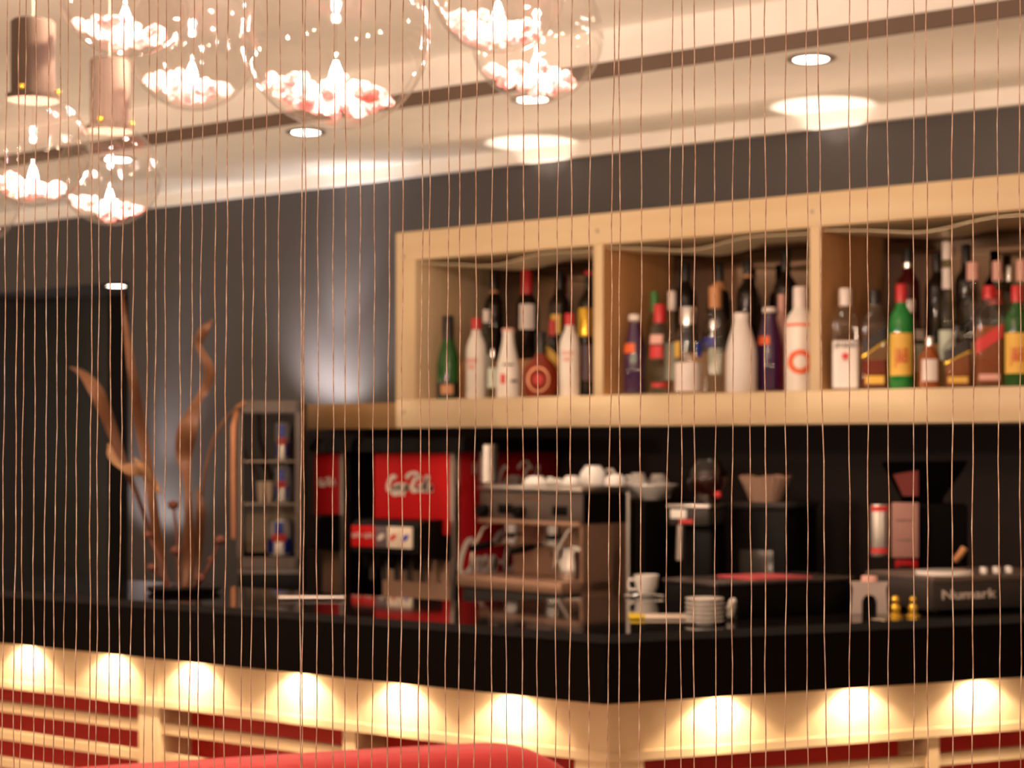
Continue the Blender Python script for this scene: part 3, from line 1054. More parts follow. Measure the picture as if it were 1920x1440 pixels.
B(1870, 490, 40, 'spirit', M_PALEG, 'clear bottle with a pink cap and red seal behind the slanted red label', cap=(.85, M_LPINK, 1.1), t=0.21,
  labels=((.66, .77, M_LRED, .8, 0, -.3),))
B(1776, 453, 40, 'tall', M_PALEG, 'tall slender bottle with two white neck bands', cap=(.88, M_CAPW, 1.2), t=0.20,
  labels=((.68, .82, M_LWHT, 1.5), (.2, .4, M_LPALE, .8)))
B(1915, 488, 40, 'spirit', M_CLEAR, 'clear bottle with a pale cap behind the green bottle at the right edge', cap=(.84, M_LPINK, 1.1), t=0.20)
# ---- right bay, back row
B(1702, 466, 46, 'wine', mat('dark_red_glass', (0.06, 0.006, 0.006), 0.06, spec=0.6), 'dark red wine bottle behind the bright green bottle', cap=(.86, M_CAPB), t=0.32, base=ZR,
  labels=((.80, .85, M_CAPS, 1.5),), group=G2)
B(1757, 474, 42, 'wine', M_DARKG, 'black wine bottle left of the two white neck bands', cap=(.80, M_CAPB), t=0.32, base=ZR, group=G2)
B(1812, 458, 42, 'wine', M_DARKG, 'black wine bottle behind the pale pink cap', cap=(.80, M_CAPB), t=0.32, base=ZR, group=G2)
B(1893, 498, 34, 'wine', M_PALEG, 'pale clear bottle with a silver cap at the back near the right edge', cap=(.80, M_CAPS), t=0.32, base=ZR - 0.0, group=G2)

# ================================================================== SODA DISPENSERS
YF = -0.15


def dispenser(xl_, xr_, yf, label, full):
    w = xr_ - xl_
    t = thing('soda_dispenser', label, 'soda dispenser', (xl_, yf, ZK + .001), 0, 'soda dispensers on the back counter')
    zt = 0.575
    dep = WY - yf - 0.03
    zl = 0.30                        # bottom of the lit red panel
    MB().box(0, w - 0.012, 0.05, dep, 0.0, zt, bev=0.004).build('housing', M_STEELD, t)
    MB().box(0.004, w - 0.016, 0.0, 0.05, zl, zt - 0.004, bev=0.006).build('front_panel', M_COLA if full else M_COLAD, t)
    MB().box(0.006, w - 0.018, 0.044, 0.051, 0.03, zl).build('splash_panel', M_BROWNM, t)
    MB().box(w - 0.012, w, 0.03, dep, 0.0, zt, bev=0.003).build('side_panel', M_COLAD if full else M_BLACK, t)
    MB().box(w - 0.020, w - 0.002, -0.004, 0.03, 0.0, zt, bev=0.003).build('corner_trim', M_STEELD, t)
    # lid with a bowed front
    lo = 0.05 if full else 0.0
    poly = [(-lo, dep)] + [(-lo + (w + 0.05 + lo) * i / 12, -0.02 - 0.05 * math.sin(PI * i / 12)) for i in range(13)] + [(w + 0.05, dep)]
    lid = MB().prism(poly, zt, zt + 0.030).prism([(x * .97 + .006, y * .97 + .01) for x, y in poly], zt + 0.030, zt + 0.046)
    lid.build('lid', M_BLACK, t, angle=25)
    # valve block sticking out of the front
    zv0, zv1 = 0.232, 0.352
    vb = [(-0.12, zv0 + 0.01), (-0.12, zv0 + 0.098), (-0.10, zv1 - .005), (-0.01, zv1), (0.05, zv1), (0.05, zv0 - 0.02), (-0.07, zv0)]
    M = Matrix(((0, 0, 1, 0), (1, 0, 0, 0), (0, 1, 0, 0), (0, 0, 0, 1)))
    MB().prism(vb, 0.01 if full else .06, w - (0.05 if full else .015), M=M).build('valve_block', M_BLACK, t, angle=25)
    nv = 5 if full else 0
    vw = (w * 0.74) / 5
    cols = [M_COLA, M_COLA, M_LDUSK, M_CREAM, M_CREAM]
    for i in range(nv):
        xx = 0.016 + vw * (i + 0.5)
        b_ = MB().box(xx - vw * .47, xx + vw * .47, -0.128, -0.119, zv0 + 0.028, zv0 + 0.098, bev=0.002).build('flavour_badge', cols[i], t)
        if i < 2:
            script_mb(vw * .75, Matrix.Translation((xx, -0.1285, zv0 + 0.066)), .09).build('script_lettering', M_SCRIPT, b_, smooth=False)
        else:
            Mx = Matrix.Translation((xx, -0.1285, zv0 + 0.063)) @ Matrix.Rotation(PI / 2, 4, 'X') @ Matrix.Rotation(.6, 4, 'Z')
            MB().prism([(math.cos(a) * vw * .32, math.sin(a) * vw * .16) for a in [2 * PI * k / 16 for k in range(16)]], 0, 0.001, M=Mx).build('oval_mark', (M_SCRIPT, M_LRED, M_LBLU)[i - 2], b_, smooth=False)
        MB().lathe([(0.009, 0), (0.013, 0.02), (0.016, 0.045)], 14, (xx, -0.075, zv0 - 0.045)).build('nozzle', M_BLACK, t)
        MB().box(xx - 0.008, xx + 0.008, -0.055, -0.045, zv0 - 0.085, zv0 + 0.005).build('lever', M_DKGREY, t)
    MB().box(0.0 if full else .07, w - 0.02, -0.10, 0.05, 0.0, 0.035, bev=0.004).build('drip_tray', M_BLACK, t)
    script_mb(w * .56, Matrix.Translation((w * .46, -0.0015, zl + .165)), .10, lift=.0006).build('script_lettering', M_SCRIPT, t, smooth=False)
    if full:
        # big lettering on the right side panel, which faces +X
        Ms = Matrix.Translation((w + 0.001, .24, .22)) @ Matrix.Rotation(PI / 2, 4, 'Z')
        script_mb(.46, Ms, .06).build('side_lettering', M_SCRIPT, t, smooth=False)
        Ms = Matrix.Translation((w + 0.001, .36, .49)) @ Matrix.Rotation(PI / 2, 4, 'Z')
        script_mb(.26, Ms, .06).build('side_lettering', M_SCRIPT, t, smooth=False)
        MB().lathe([(.035, 0), (.035, .12), (.030, .125)], 20, (w + 0.042, .12, .475)).build('cup_tube', M_STEEL, t)
        MB().box(w - .002, w + .02, .09, .15, .50, .54).build('tube_bracket', M_STEELD, t)
    return t


xl_ = on_t(699, 1000, YF).x
xr_ = on_t(853, 1000, YF).x
dispenser(xl_, xr_, YF, 'red soda dispenser with white script lettering and five flavour badges beside the espresso machine', True)
x2 = on_t(645, 1000, YF + 0.17).x
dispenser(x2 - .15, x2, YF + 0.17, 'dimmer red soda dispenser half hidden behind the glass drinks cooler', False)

# ================================================================== DRINKS COOLER
CD = 6.45
cp = at_z(505, CD, ZK)
cool = thing('drinks_cooler', 'small glass-fronted drinks cooler with cans on its shelves, left of the soda dispensers', 'drinks cooler', (cp.x, cp.y, ZK + .001), face_cam(cp) - 0.10)
k = CD / F                        # metres per pixel here


def cz(py):
    return (HZ - py) * k + 1.5 - ZK


hw = 60 * k
hh = cz(752)
dpt = 0.24
body = MB()
body.box(-hw, hw, dpt - 0.02, dpt, 0, hh)
body.box(-hw, -hw + 0.012, 0.012, dpt - .02, 0, hh)
body.box(hw - 0.022, hw, 0.012, dpt - .02, 0, hh)
body.box(-hw, hw, 0.0, dpt, hh - 0.045, hh, bev=0.006)
body.box(-hw, hw, 0.0, dpt, 0.0, cz(1066), bev=0.006)
body.build('housing', M_GREYM, cool)
MB().box(-hw + .012, hw - .022, dpt - .022, dpt - .02, cz(1066), hh - .045).build('dark_lining', M_BLACK, cool)
MB().box(-hw + 0.004, hw - 0.004, -0.004, 0.0, 0.02, cz(1076), bev=0.001).build('front_plate', M_BLACK, cool)
MB().tube([(-hw - 0.010, -0.004, cz(1010)), (-hw - 0.012, -0.004, cz(900)), (-hw - 0.010, -0.004, cz(800)), (-hw + 0.004, -0.002, cz(764)), (-hw + 0.03, -0.002, cz(755))], 0.0115, 10).build('door_edge', M_COPPER, cool)
fr = MB()
fr.box(-hw, -hw + .018, -0.008, 0.0, cz(1066), hh)
fr.box(hw - .022, hw, -0.008, 0.0, cz(1066), hh)
fr.box(-hw, hw, -0.008, 0.0, hh - .042, hh)
fr.box(-hw, hw, -0.008, 0.0, cz(1066), cz(1045))
fr.build('door_frame', M_GREYM, cool)
MB().box(-hw + .018, hw - .022, -0.006, -0.003, cz(1045), hh - .042).build('door_glass', thin_glass('cooler_glass', (0.9, 0.88, 0.85), .5, .05), cool)
for y in (864, 944):
    MB().box(-hw + .012, hw - .022, 0.01, dpt - .022, cz(y) - .006, cz(y)).build('shelf', M_STEELD, cool)
MB().box(-hw + .014, hw - .024, 0.135, 0.141, cz(1040), cz(950)).build('shelf_panel', mat('dim_cream_panel', (.35, .28, .20), .6), cool)
R_ = Matrix.Translation(cool.location) @ Matrix.Rotation(cool.rotation_euler.z, 4, 'Z')
M_BLUE = mat('blue_can', (.02, .05, .42), .25, .5)
M_SILV = mat('silver_can', (.60, .60, .62), .25, .6)


def can(lx, ly, z, r, h, label):
    p = R_ @ Vector((lx, ly, z + .0008))
    t = thing('drink_can', label, 'can', p, cool.rotation_euler.z, 'cans in the drinks cooler')
    MB().lathe([(r * .86, 0), (r, .004), (r, h - .010), (r * .84, h - .001), (r * .8, h)], 24).build('can_body', M_SILV, t)
    for i in range(4):
        a = -PI / 2 - 0.8 + i * .8
        MB().patch(r, h * (.52 if i % 2 else .08), h * (.93 if i % 2 else .48), .38, a0=a, th=.0012).build('blue_field', M_BLUE, t)
    MB().patch(r, h * .40, h * .60, .55, th=.0024).build('red_mark', M_LRED, t)
    return t


can(.038, .09, cz(864), 15 * k, 72 * k, 'blue and silver can on the top shelf of the drinks cooler')
can(.038, .09, cz(944), 15 * k, 68 * k, 'blue and silver can on the middle shelf of the drinks cooler')
can(.032, .065, cz(1045), 24 * k, 70 * k, 'wide blue and silver can at the bottom of the drinks cooler')


def glass_cup(p, r, h, label, m=M_PORC, group=None, name='cup', handle=False, flip=False, rot=0.0):
    t = thing(name, label, 'cup', p, rot, group)
    if flip:
        pr = [(r, 0), (r * .99, h * .25), (r * .86, h * .62), (r * .60, h * .90), (r * .55, h * .92), (r * .55, h), (r * .48, h), (r * .44, h * .93), (0.001, h * .92)]
    else:
        pr = [(r * .55, 0), (r * .60, .003), (r * .86, h * .4), (r, h), (r * .93, h), (r * .78, h * .4), (0.001, h * .12)]
    MB().lathe(pr, 24, cap1=False).build('bowl', m, t)
    if handle:
        MB().tube([(r * .9, 0, h * .75), (r * 1.3, 0, h * .78), (r * 1.45, 0, h * .55), (r * 1.3, 0, h * .30), (r * .85, 0, h * .28)], r * .11, 8).build('handle', m, t)
    return t


for i, (lx, yy, lab) in enumerate(((-.030, 912, 'white cup on the middle shelf of the cooler, further from the can'), (.000, 912, 'white cup on the middle shelf of the cooler, close to the can'))):
    glass_cup(R_ @ Vector((lx - .011, .10, cz(944) + .0008)), .015, .075, lab, M_CREAM, 'cups in the drinks cooler')

# ================================================================== ESPRESSO MACHINE
ep = Vector((on_t(1092, 900, -0.2).x, -0.2, ZK + .001))
EM = thing('espresso_machine', 'grey two-group espresso machine with cups on top, behind the corner of the bar', 'espresso machine', ep, math.radians(-12))
EW, ED = 0.495, 0.20


def ez(py):
    return (HZ - py) / F * 5.62 + 1.5 - ZK


zT, zH, zD0, zD1 = ez(918), ez(985), ez(1112), ez(1088)
MB().box(-EW, 0, 0.0, ED, zH, zT - .012, bev=.008).build('hood', M_GREYM, EM)
MB().box(-EW - .006, .004, -.006, ED + .004, zT - .012, zT + .010, bev=.006).build('cup_rail', M_STEEL, EM)
MB().box(-EW, -.008, -.008, 0.0, zH - .006, zH + .010, bev=.003).build('lower_trim', M_BROWNM, EM)
MB().box(-EW + .02, -.0, .13, ED, .06, zH).build('back_splash', M_BROWNM, EM)
MB().box(-.012, 0.0, .0, ED, .06, zH + .004).build('side_panel', M_BROWNM, EM)
MB().box(0, .002, .004, ED - .004, zH + .005, zT - .014).build('side_plate', M_BLACK, EM)
MB().tube([(.004, ED - .006, .08), (.004, ED - .006, zH), (.004, ED - .006, zT - .01)], .008, 10).build('corner_tube', M_STEEL, EM)
MB().box(-EW - .008, 0, -.09, .13, zD0, zD1, bev=.006).build('drip_tray', M_BROWNM, EM)
MB().box(-EW, -.005, -.07, ED, .05, zD0, bev=.004).build('base', M_DKGREY, EM)
for fx, fy in ((-EW + .04, -.04), (-.04, -.04), (-EW + .04, .16), (-.04, .16)):
    MB().lathe([(.018, 0), (.018, .052)], 14, (fx, fy, 0)).build('foot', M_BLACK, EM)
MB().box(.0, .06, ED + .01, .46, .02, ez(940), bev=.006).box(-EW + .1, .0, ED + .0, .46, .02, ez(940), bev=.006).build('rear_housing', M_BLACK, EM)
scribble(.15, .014, Matrix.Translation((-EW * .52, -.001, ez(937))), 9, 3).build('maker_lettering', M_COPPER, EM, smooth=False)['label'] = 'small coppery lettering'
bt = MB()
for x in (-.10, -.36):
    bt = MB().box(x - .035, x + .035, -.004, .0, ez(968), ez(950), bev=.003)
    bt.build('button_panel', M_BLACK, EM)
M = Matrix.Rotation(PI / 2, 4, 'X')
for gx in (-.17, -.37):
    zg = zH - .004
    gh = MB().lathe([(.034, 0), (.036, .012), (.030, .018), (.030, .05)], 20, (gx, .04, zg - .048)).build('group_head', M_CHROME, EM)
    pf = MB().lathe([(.022, 0), (.031, .008), (.031, .028)], 20, (gx, .04, zg - .076)).tube([(gx, .01, zg - .062), (gx, -.05, zg - .066)], .007, 8)
    pf.tube([(gx, .04, zg - .076), (gx - .012, .04, zg - .10)], .005, 8).tube([(gx, .04, zg - .076), (gx + .012, .04, zg - .10)], .005, 8)
    p_ = pf.build('portafilter', M_CHROME, EM)
    MB().tube([(gx, -.05, zg - .066), (gx, -.09, zg - .070), (gx, -.14, zg - .078)], [.010, .013, .010], 10).build('handle', M_BLACK, p_)
for gx in (-.045, -EW + .05):
    MB().tube([(gx, .02, zH), (gx, -.02, zH - .02), (gx - .006, -.06, zH - .08), (gx - .010, -.068, zH - .14)], .005, 8).build('steam_wand', M_CHROME, EM)
for gx in (-.28, -.46):
    MB().lathe([(.020, 0), (.020, .024), (.016, .030)], 18, M=Matrix.Translation((gx, -.002, zH + .035)) @ M).build('knob', M_BLACK, EM)
ER = Matrix.Translation(ep) @ Matrix.Rotation(EM.rotation_euler.z, 4, 'Z')
# steel milk jug on the drip tray
jp = ER @ Vector((-.085, .03, zD1 + .0012))
jug = thing('milk_jug', 'steel milk jug on the drip tray of the espresso machine', 'jug', jp, -.3)
MB().lathe([(.040, 0), (.042, .004), (.040, .04), (.030, .085), (.031, .10), (.029, .10), (.028, .085), (.036, .04), (.001, .01)], 24, cap1=False).build('jug_body', M_STEEL, jug)
MB().tube([(-.030, 0, .09), (-.058, 0, .085), (-.060, 0, .04), (-.040, 0, .025)], .005, 8).build('handle', M_STEEL, jug)
MB().prism([(.027, -.012), (.045, 0), (.027, .012)], .088, .10).build('spout', M_STEEL, jug)
# cups upside down on the cup rail
cups = ((1004, 893, 48, 5.76, 'white cup upside down at the left end of the espresso machine top'),
        (1040, 897, 36, 5.83, 'small white cup upside down second from the left on the espresso machine'),
        (1071, 892, 38, 5.72, 'white cup upside down left of the tallest cup on the espresso machine'),
        (1112, 873, 56, 5.82, 'tallest white cup upside down in the middle of the espresso machine top'),
        (1154, 889, 42, 5.74, 'white cup upside down right of the tallest cup on the espresso machine'))
zc_ = ZK + zT + .0115
for px, top, w, d, lab in cups:
    p = at_z(px, d, zc_)
    hz_ = 1.5 + (HZ - top) / F * d - zc_
    glass_cup(p, w / 2 / F * d, hz_, lab, M_PORC, 'cups on the espresso machine', 'coffee_cup', True, True, .6)
zrh = ZK + ez(940) + .0015
for px, top, w, d, lab in ((1196, 887, 46, 5.92, 'white cup upside down behind the shallow bowl, nearer the tallest cup'),
                           (1234, 889, 46, 6.02, 'white cup upside down at the right end behind the shallow bowl')):
    p = at_z(px, d, zrh)
    glass_cup(p, w / 2 / F * d, 1.5 + (HZ - top) / F * d - zrh, lab, M_PORC, 'cups on the espresso machine', 'coffee_cup', True, True, 2.2)
p = at_z(1220, 5.80, zrh)
bw = thing('shallow_bowl', 'wide shallow white bowl on the rear of the espresso machine', 'bowl', p, .3)
rb_ = 52 / F * 5.76
MB().lathe([(rb_ * .42, 0), (rb_ * .45, .004), (rb_ * .80, .022), (rb_, .046), (rb_ * .98, .048), (rb_ * .76, .028), (.001, .010)], 30, cap1=False).build('bowl_body', M_PORC, bw)

# ================================================================== GRINDER, BOX, BASKET
gp = at_z(1303, 5.42, ZK + .001)
gr = thing('coffee_grinder', 'black coffee grinder with a clear bean hopper beside the espresso machine', 'coffee grinder', gp, face_cam(gp) - .35)
kg = 5.42 / F


def gz(py):
    return (HZ - py) * kg + 1.5 - ZK


MB().box(-.062, .058, -.06, .12, 0, .06, bev=.01).build('foot_plate', M_BLACK, gr)
MB().box(-.05, .055, .0, .12, .06, gz(985), bev=.012).build('motor_body', M_BLACK, gr)
MB().box(-.066, .062, -.05, .12, gz(985), gz(952), bev=.006).build('dosing_head', M_DKGREY, gr)
MB().box(-.070, .066, -.055, .125, gz(952), gz(946), bev=.002).build('top_plate', M_STEEL, gr)
MB().box(-.058, -.008, -.053, -.05, gz(972), gz(955), bev=.001).build('white_badge', M_WHITE, gr)
MB().box(-.030, .012, -.054, -.05, gz(981), gz(974), bev=.001).build('red_badge', M_LRED, gr)
MB().lathe([(.035, gz(946)), (.038, gz(938)), (.060, gz(905)), (.056, gz(885)), (.030, gz(862))], 24, (.026, .04, 0)).build('bean_hopper', thin_glass('smoky_hopper_glass', (.50, .30, .26), .6, .06), gr)
MB().lathe([(.032, 0), (.034, .012), (.050, .05), (.046, .075), (.020, .09)], 24, (.026, .04, gz(940))).build('coffee_beans', mat('coffee_beans', (.05, .02, .014), .4, nscale=(90, 90, 90), bump=.4), gr)
MB().ball((.072, .0, gz(928)), .011).build('hopper_knob', M_LRED, gr)
MB().tube([(-.03, -.04, gz(985)), (-.03, -.045, gz(1010)), (-.03, -.05, gz(1050))], .012, 10).build('dosing_spout', M_STEELD, gr)

xp = at_z(1427, 5.46, ZK + .001)
bxk = thing('black_appliance', 'plain black counter appliance carrying a pleated paper basket', 'appliance', xp, face_cam(xp) - .45)
kx = 5.4 / F
hb = (HZ - 943) * kx + 1.5 - ZK
MB().box(-.092, .094, -.02, .20, 0, hb - .02, bev=.008).build('housing', M_BLACK, bxk)
MB().box(-.096, .098, -.025, .205, hb - .02, hb, bev=.005).build('lid', M_DKGREY, bxk)
MB().box(-.06, .05, -.023, -.02, .12, .28, bev=.001).build('front_window', mat('smoky_panel', (.03, .025, .022), .2), bxk)
pp = at_z(1435, 5.47, ZK + hb + .0015)
pb = thing('paper_basket', 'pleated cream paper basket on the plain black appliance', 'basket', pp, 0)
N = 72
vs, fs = [], []
r0, r1, hh_ = 28 / F * 5.45, 48 / F * 5.45, 48 / F * 5.45
for kk, (r, z) in enumerate(((r0, 0), (r0 + (r1 - r0) * .5, hh_ * .5), (r1, hh_), (r1 - .003, hh_), (r0 + (r1 - r0) * .5 - .003, hh_ * .5), (r0 - .003, .003))):
    for i in range(N):
        a = 2 * PI * i / N
        q = r * (1 + (.035 * math.sin(a * 24) if 0 < kk < 5 else 0))
        zz = z + (.004 * math.sin(a * 5) if kk in (2, 3) else 0)
        vs.append((q * math.cos(a), q * math.sin(a), zz))
for kk in range(5):
    for i in range(N):
        j = (i + 1) % N
        fs.append((kk * N + i, kk * N + j, (kk + 1) * N + j, (kk + 1) * N + i))
fs += [tuple(reversed(range(N))), tuple(range(5 * N, 6 * N))]
MB().add(vs, fs).build('pleated_paper', M_PAPER, pb)

# ================================================================== THINGS ON THE RIGHT WING OF THE BAR
ZBT = ZB + 0.0006
RZ = math.radians(61.6)


def on_bar(px, py):
    p = on_z(px, py, ZB)
    return Vector((p.x, p.y, ZBT))


def dist(p):
    return (p - CAM).dot(Vector((-SY, CY, 0)))


# flat tray with a yellow rim
p = on_bar(1240, 1158)
tr = thing('flat_tray', 'flat cream tray with a yellow end under the saucer stack', 'tray', p, YAW)
w_ = 58 / F * dist(p)
MB().box(-w_, w_ * .98, -.05, .03, 0, .006, bev=.003).build('tray_plate', M_CREAM, tr)
MB().box(-w_ - .004, -w_ + .03, -.051, .031, 0, .008, bev=.003).build('yellow_end', mat('yellow_rim', (.75, .55, .02), .4), tr)
# saucers
p = on_bar(1321, 1170)
ds = dist(p)
for i in range(6):
    names = ['lowest saucer of the white stack beside the cream tray', 'second saucer from the bottom of the white stack', 'third saucer from the bottom of the white stack',
             'fourth saucer from the bottom of the white stack', 'fifth saucer from the bottom of the white stack', 'topmost saucer of the white stack on the bar']
    rs = 36 / F * ds
    pz = Vector((p.x, p.y, ZBT + i * .0096))
    sd = thing('saucer', names[i], 'saucer', pz, random.uniform(0, 6), 'stack of white saucers')
    MB().lathe([(rs * .48, 0), (rs * .50, .003), (rs * .97, .0062), (rs, .0070), (rs, .0090), (rs * .95, .0092), (rs * .5, .0050), (.001, .004)], 30, cap1=False).build('plate', M_PORC, sd)
p = on_bar(1371, 1163)
gt = thing('shot_glass', 'little clear glass with a crumpled napkin beside the saucer stack', 'glass', p, 0)
MB().lathe([(.013, 0), (.016, .04), (.0145, .04), (.012, .004), (.001, .004)], 18, cap1=False).build('glass_wall', M_CLEAR, gt)
nb = MB()
for i in range(7):
    nb.ball((random.uniform(-.004, .004), random.uniform(-.004, .004), .012 + i * .005), .0075, 8, 5, jitter=.25)
nb.build('napkin', M_WHITE, gt)
# cup on the counter behind
p = on_bar(1212, 1118)
glass_cup(p, 24 / F * dist(p), 40 / F * dist(p), 'white cup standing at the inner edge of the bar right of the espresso machine', M_PORC, None, 'coffee_cup', True, False, 3.6)
p = on_bar(1180, 1120)
sp = thing('teaspoon', 'small steel spoon beside the white cup', 'spoon', p, .4)
MB().ball((0, 0, .004), .016, 12, 6, (1, .7, .22)).build('spoon_bowl', M_CHROME, sp)
MB().tube([(.012, 0, .004), (.05, 0, .008), (.09, 0, .004)], .003, 6).build('spoon_handle', M_CHROME, sp)
# black flat case with a red sheet
p = on_bar(1345, 1162)
pe = on_bar(1600, 1146)
v = (pe - p)
L_ = v.length
fc = thing('black_case', 'flat black case with a red sheet on top behind the saucer stack', 'case', p, math.atan2(v.y, v.x))
MB().box(0, L_, .0, .20, 0, .072, bev=.006).build('case_body', M_BLACK, fc)
MB().box(-.004, L_ + .004, -.004, .204, .072, .082, bev=.004).build('case_lid', mat('dark_lid', (.03, .022, .024), .22, spec=.4), fc)
MB().prism([(L_ * .30, .02), (L_ * .72, .015), (L_ * .68, .16), (L_ * .33, .17)], .082, .0855).build('red_sheet', mat('red_sheet', (.55, .06, .08), .35), fc)
# white arched holder
p = on_bar(1630, 1151)
ah = thing('arched_holder', 'white arched holder standing right of the flat black case', 'holder', p, face_cam(p))
ka = dist(p) / F * .92
a_out = [(-37 * ka, 0), (-33 * ka, 52 * ka), (-38 * ka, 64 * ka), (38 * ka, 64 * ka), (33 * ka, 52 * ka), (37 * ka, 0), (15 * ka, 0), (15 * ka, 25 * ka), (10 * ka, 36 * ka), (0, 40 * ka), (-10 * ka, 36 * ka), (-15 * ka, 25 * ka), (-15 * ka, 0)]
Mh = Matrix(((1, 0, 0, 0), (0, 0, 1, 0), (0, 1, 0, 0), (0, 0, 0, 1)))
MB().prism(a_out, -.012, .03, M=Mh).build('arch_body', M_DIMW, ah, smooth=False)
MB().box(-12 * ka, 12 * ka, .0, .028, .0, 36 * ka).build('dark_insert', M_BLACK, ah)
p2 = Vector((p.x, p.y, ZBT + 64 * ka + .001))
rp = MB().lathe([(.020, 0), (.020, .012), (.016, .014)], 18, (0, 0, 0), sy=.6).build('cream_box', M_LPINK)
rp.location = p2
tag(rp, 'little pinkish tin on top of the white arched holder', 'tin')
# brass candle holders
for px, py, hpx, lab in ((1679, 1157, 46, 'brass candlestick left of the dark pillar'), (1712, 1157, 40, 'brass candlestick right of the dark pillar')):
    p = on_bar(px, py)
    kb = dist(p) / F
    t = thing('brass_candlestick', lab, 'candlestick', p, 0, 'brass candlesticks')
    MB().lathe([(14 * kb, 0), (14 * kb, 3 * kb), (7 * kb, 6 * kb), (9 * kb, 14 * kb), (9 * kb, 20 * kb), (6 * kb, 24 * kb)], 18).build('stem', M_GOLD, t)
    MB().ball((0, 0, 32 * kb), 8 * kb * hpx / 46).build('ball_top', M_GOLD, t)
p = on_bar(1648, 1164)
cd_ = MB().lathe([(.018, 0), (.020, .003), (.016, .005)], 20).build('cylinder_reflection', M_CHROME)  # chrome disc added in place of the cylinder reflection in the bar top
cd_.location = p
tag(cd_, 'small shiny disc standing in for the reflection of the steel cylinder', 'reflection')

# black drinks machine with card
TD = 4.72
tp = at_z(1735, TD, ZBT)
tw = thing('drinks_machine', 'tall black funnel-topped drinks machine with a pink card and a steel cylinder', 'drinks machine', tp, face_cam(tp))
kt = TD / F


def tx(px):
    return (px - 1735) * kt


def tz(py):
    return (HZ - py) * kt + 1.5 - ZBT


MB().box(tx(1700), tx(1812), -.03, .14, 0, tz(945), bev=.01).build('housing', mat('matt_black_housing', (.0016, .0012, .0011), .7, spec=.05), tw)
MB().box(tx(1686), tx(1712), -.06, -.03, 0, tz(1058), bev=.006).build('pillar', M_BLACK, tw)
MB().box(tx(1674), tx(1723), -.062, -.032, tz(1044), tz(942), bev=.003).build('card_holder', M_PINKC, tw)
scribble(.045, .007, Matrix.Translation((tx(1698), -.0622, tz(974))), 8, 1).build('card_lettering', M_LDUSK, tw, smooth=False)
scribble(.042, .007, Matrix.Translation((tx(1698), -.0622, tz(1011))), 7, 2).build('card_lettering', M_LDUSK, tw, smooth=False)
MB().box(tx(1680), tx(1722), -.055, -.03, tz(1064), tz(1048), bev=.003).build('red_base', M_COLAD, tw)
MB().lathe([(17 * kt, 0), (18 * kt, 5 * kt), (18 * kt, 90 * kt), (17 * kt, 96 * kt)], 22, (tx(1652), -.045, tz(1042))).build('steel_cylinder', M_STEEL, tw)
for y in (958, 1036):
    MB().patch(18 * kt, 0, 10 * kt, .9, th=.0025).build('red_band', M_LRED, tw).location = (tx(1652), -.045, tz(y))
hop = [(tx(1656), tz(872)), (tx(1656), tz(866)), (tx(1812), tz(864)), (tx(1806), tz(878)), (tx(1768), tz(934)), (tx(1768), tz(945)), (tx(1690), tz(945)), (tx(1690), tz(934))]
MB().prism(hop, 0, .12, M=Mh).build('funnel', mat('matt_black_funnel', (.0008, .0006, .0006), .9, spec=.02), tw, smooth=False)
MB().prism([(tx(1676), tz(890)), (tx(1722), tz(882)), (tx(1722), tz(930)), (tx(1694), tz(930))], -.004, 0, M=Mh).build('red_window', mat('dim_red_window', (.14, .015, .012), .3), tw, smooth=False)
MB().tube([(tx(1790), -.03, tz(1048)), (tx(1800), -.05, tz(1034)), (tx(1806), -.05, tz(1024))], .009, 10).build('tap_lever', M_CORK, tw)

# DJ mixing deck at the right edge
s_n, dN = wing_at(1748, 0.10)
nxp, nyp = wing(s_n, 0.10)
nm = thing('mixing_deck', 'grey audio mixing deck with white lettering at the right end of the bar', 'mixing deck', (nxp, nyp, ZBT), RZ)
hN = (1150 - 1082) / F * dN
MB().box(0, .42, 0, .26, 0.006, hN, bev=.006).build('housing', mat('deck_grey', (.040, .032, .029), .4, spec=.25), nm)
MB().box(0, .42, -.003, .262, hN - .012, hN + .001, bev=.003).build('top_plate', M_GREYM, nm)
for fx, fy in ((.03, .03), (.39, .03), (.03, .22), (.39, .22)):
    MB().lathe([(.012, 0), (.012, .008)], 12, (fx, fy, 0)).build('foot', M_BLACK, nm)
def wing_x(px):
    s_, _d = wing_at(px, 0.10)
    return s_ - s_n
xc = (wing_x(1766) + wing_x(1862)) / 2
text_part('Numark', 'brand_lettering', M_SCRIPT, nm, .031, (xc, -.0035, hN * .50), bold=.0004, sx=(wing_x(1862) - wing_x(1766)) / .098)
xj = (wing_x(1766) + wing_x(1850)) / 2
rj = (wing_x(1850) - wing_x(1766)) / 2
MB().lathe([(rj * 1.05, 0), (rj * 1.05, .006), (rj, .009), (rj * .5, .010), (.001, .010)], 32, (xj, .075, hN + .001), cap1=False).build('jog_wheel', M_PORC, nm)
for i in range(6):
    MB().lathe([(.0065, 0), (.0065, .012), (.005, .014)], 12, (wing_x(1872) + i * .019, .05 + .03 * (i % 2), hN + .001)).build('control_knob', M_WHITE, nm)

# ================================================================== DRIED PLANT ON THE LEFT WING
PD = 4.86
base = at_z(345, PD, ZBT)
pl = thing('dried_arrangement', 'tall arrangement of twisted dried leaves and seed pods on the left end of the bar', 'dried flower arrangement', base, 0)


def pv(px, py, dd=0.0):
    return at(px, py, PD + dd) - base


kp = PD / F


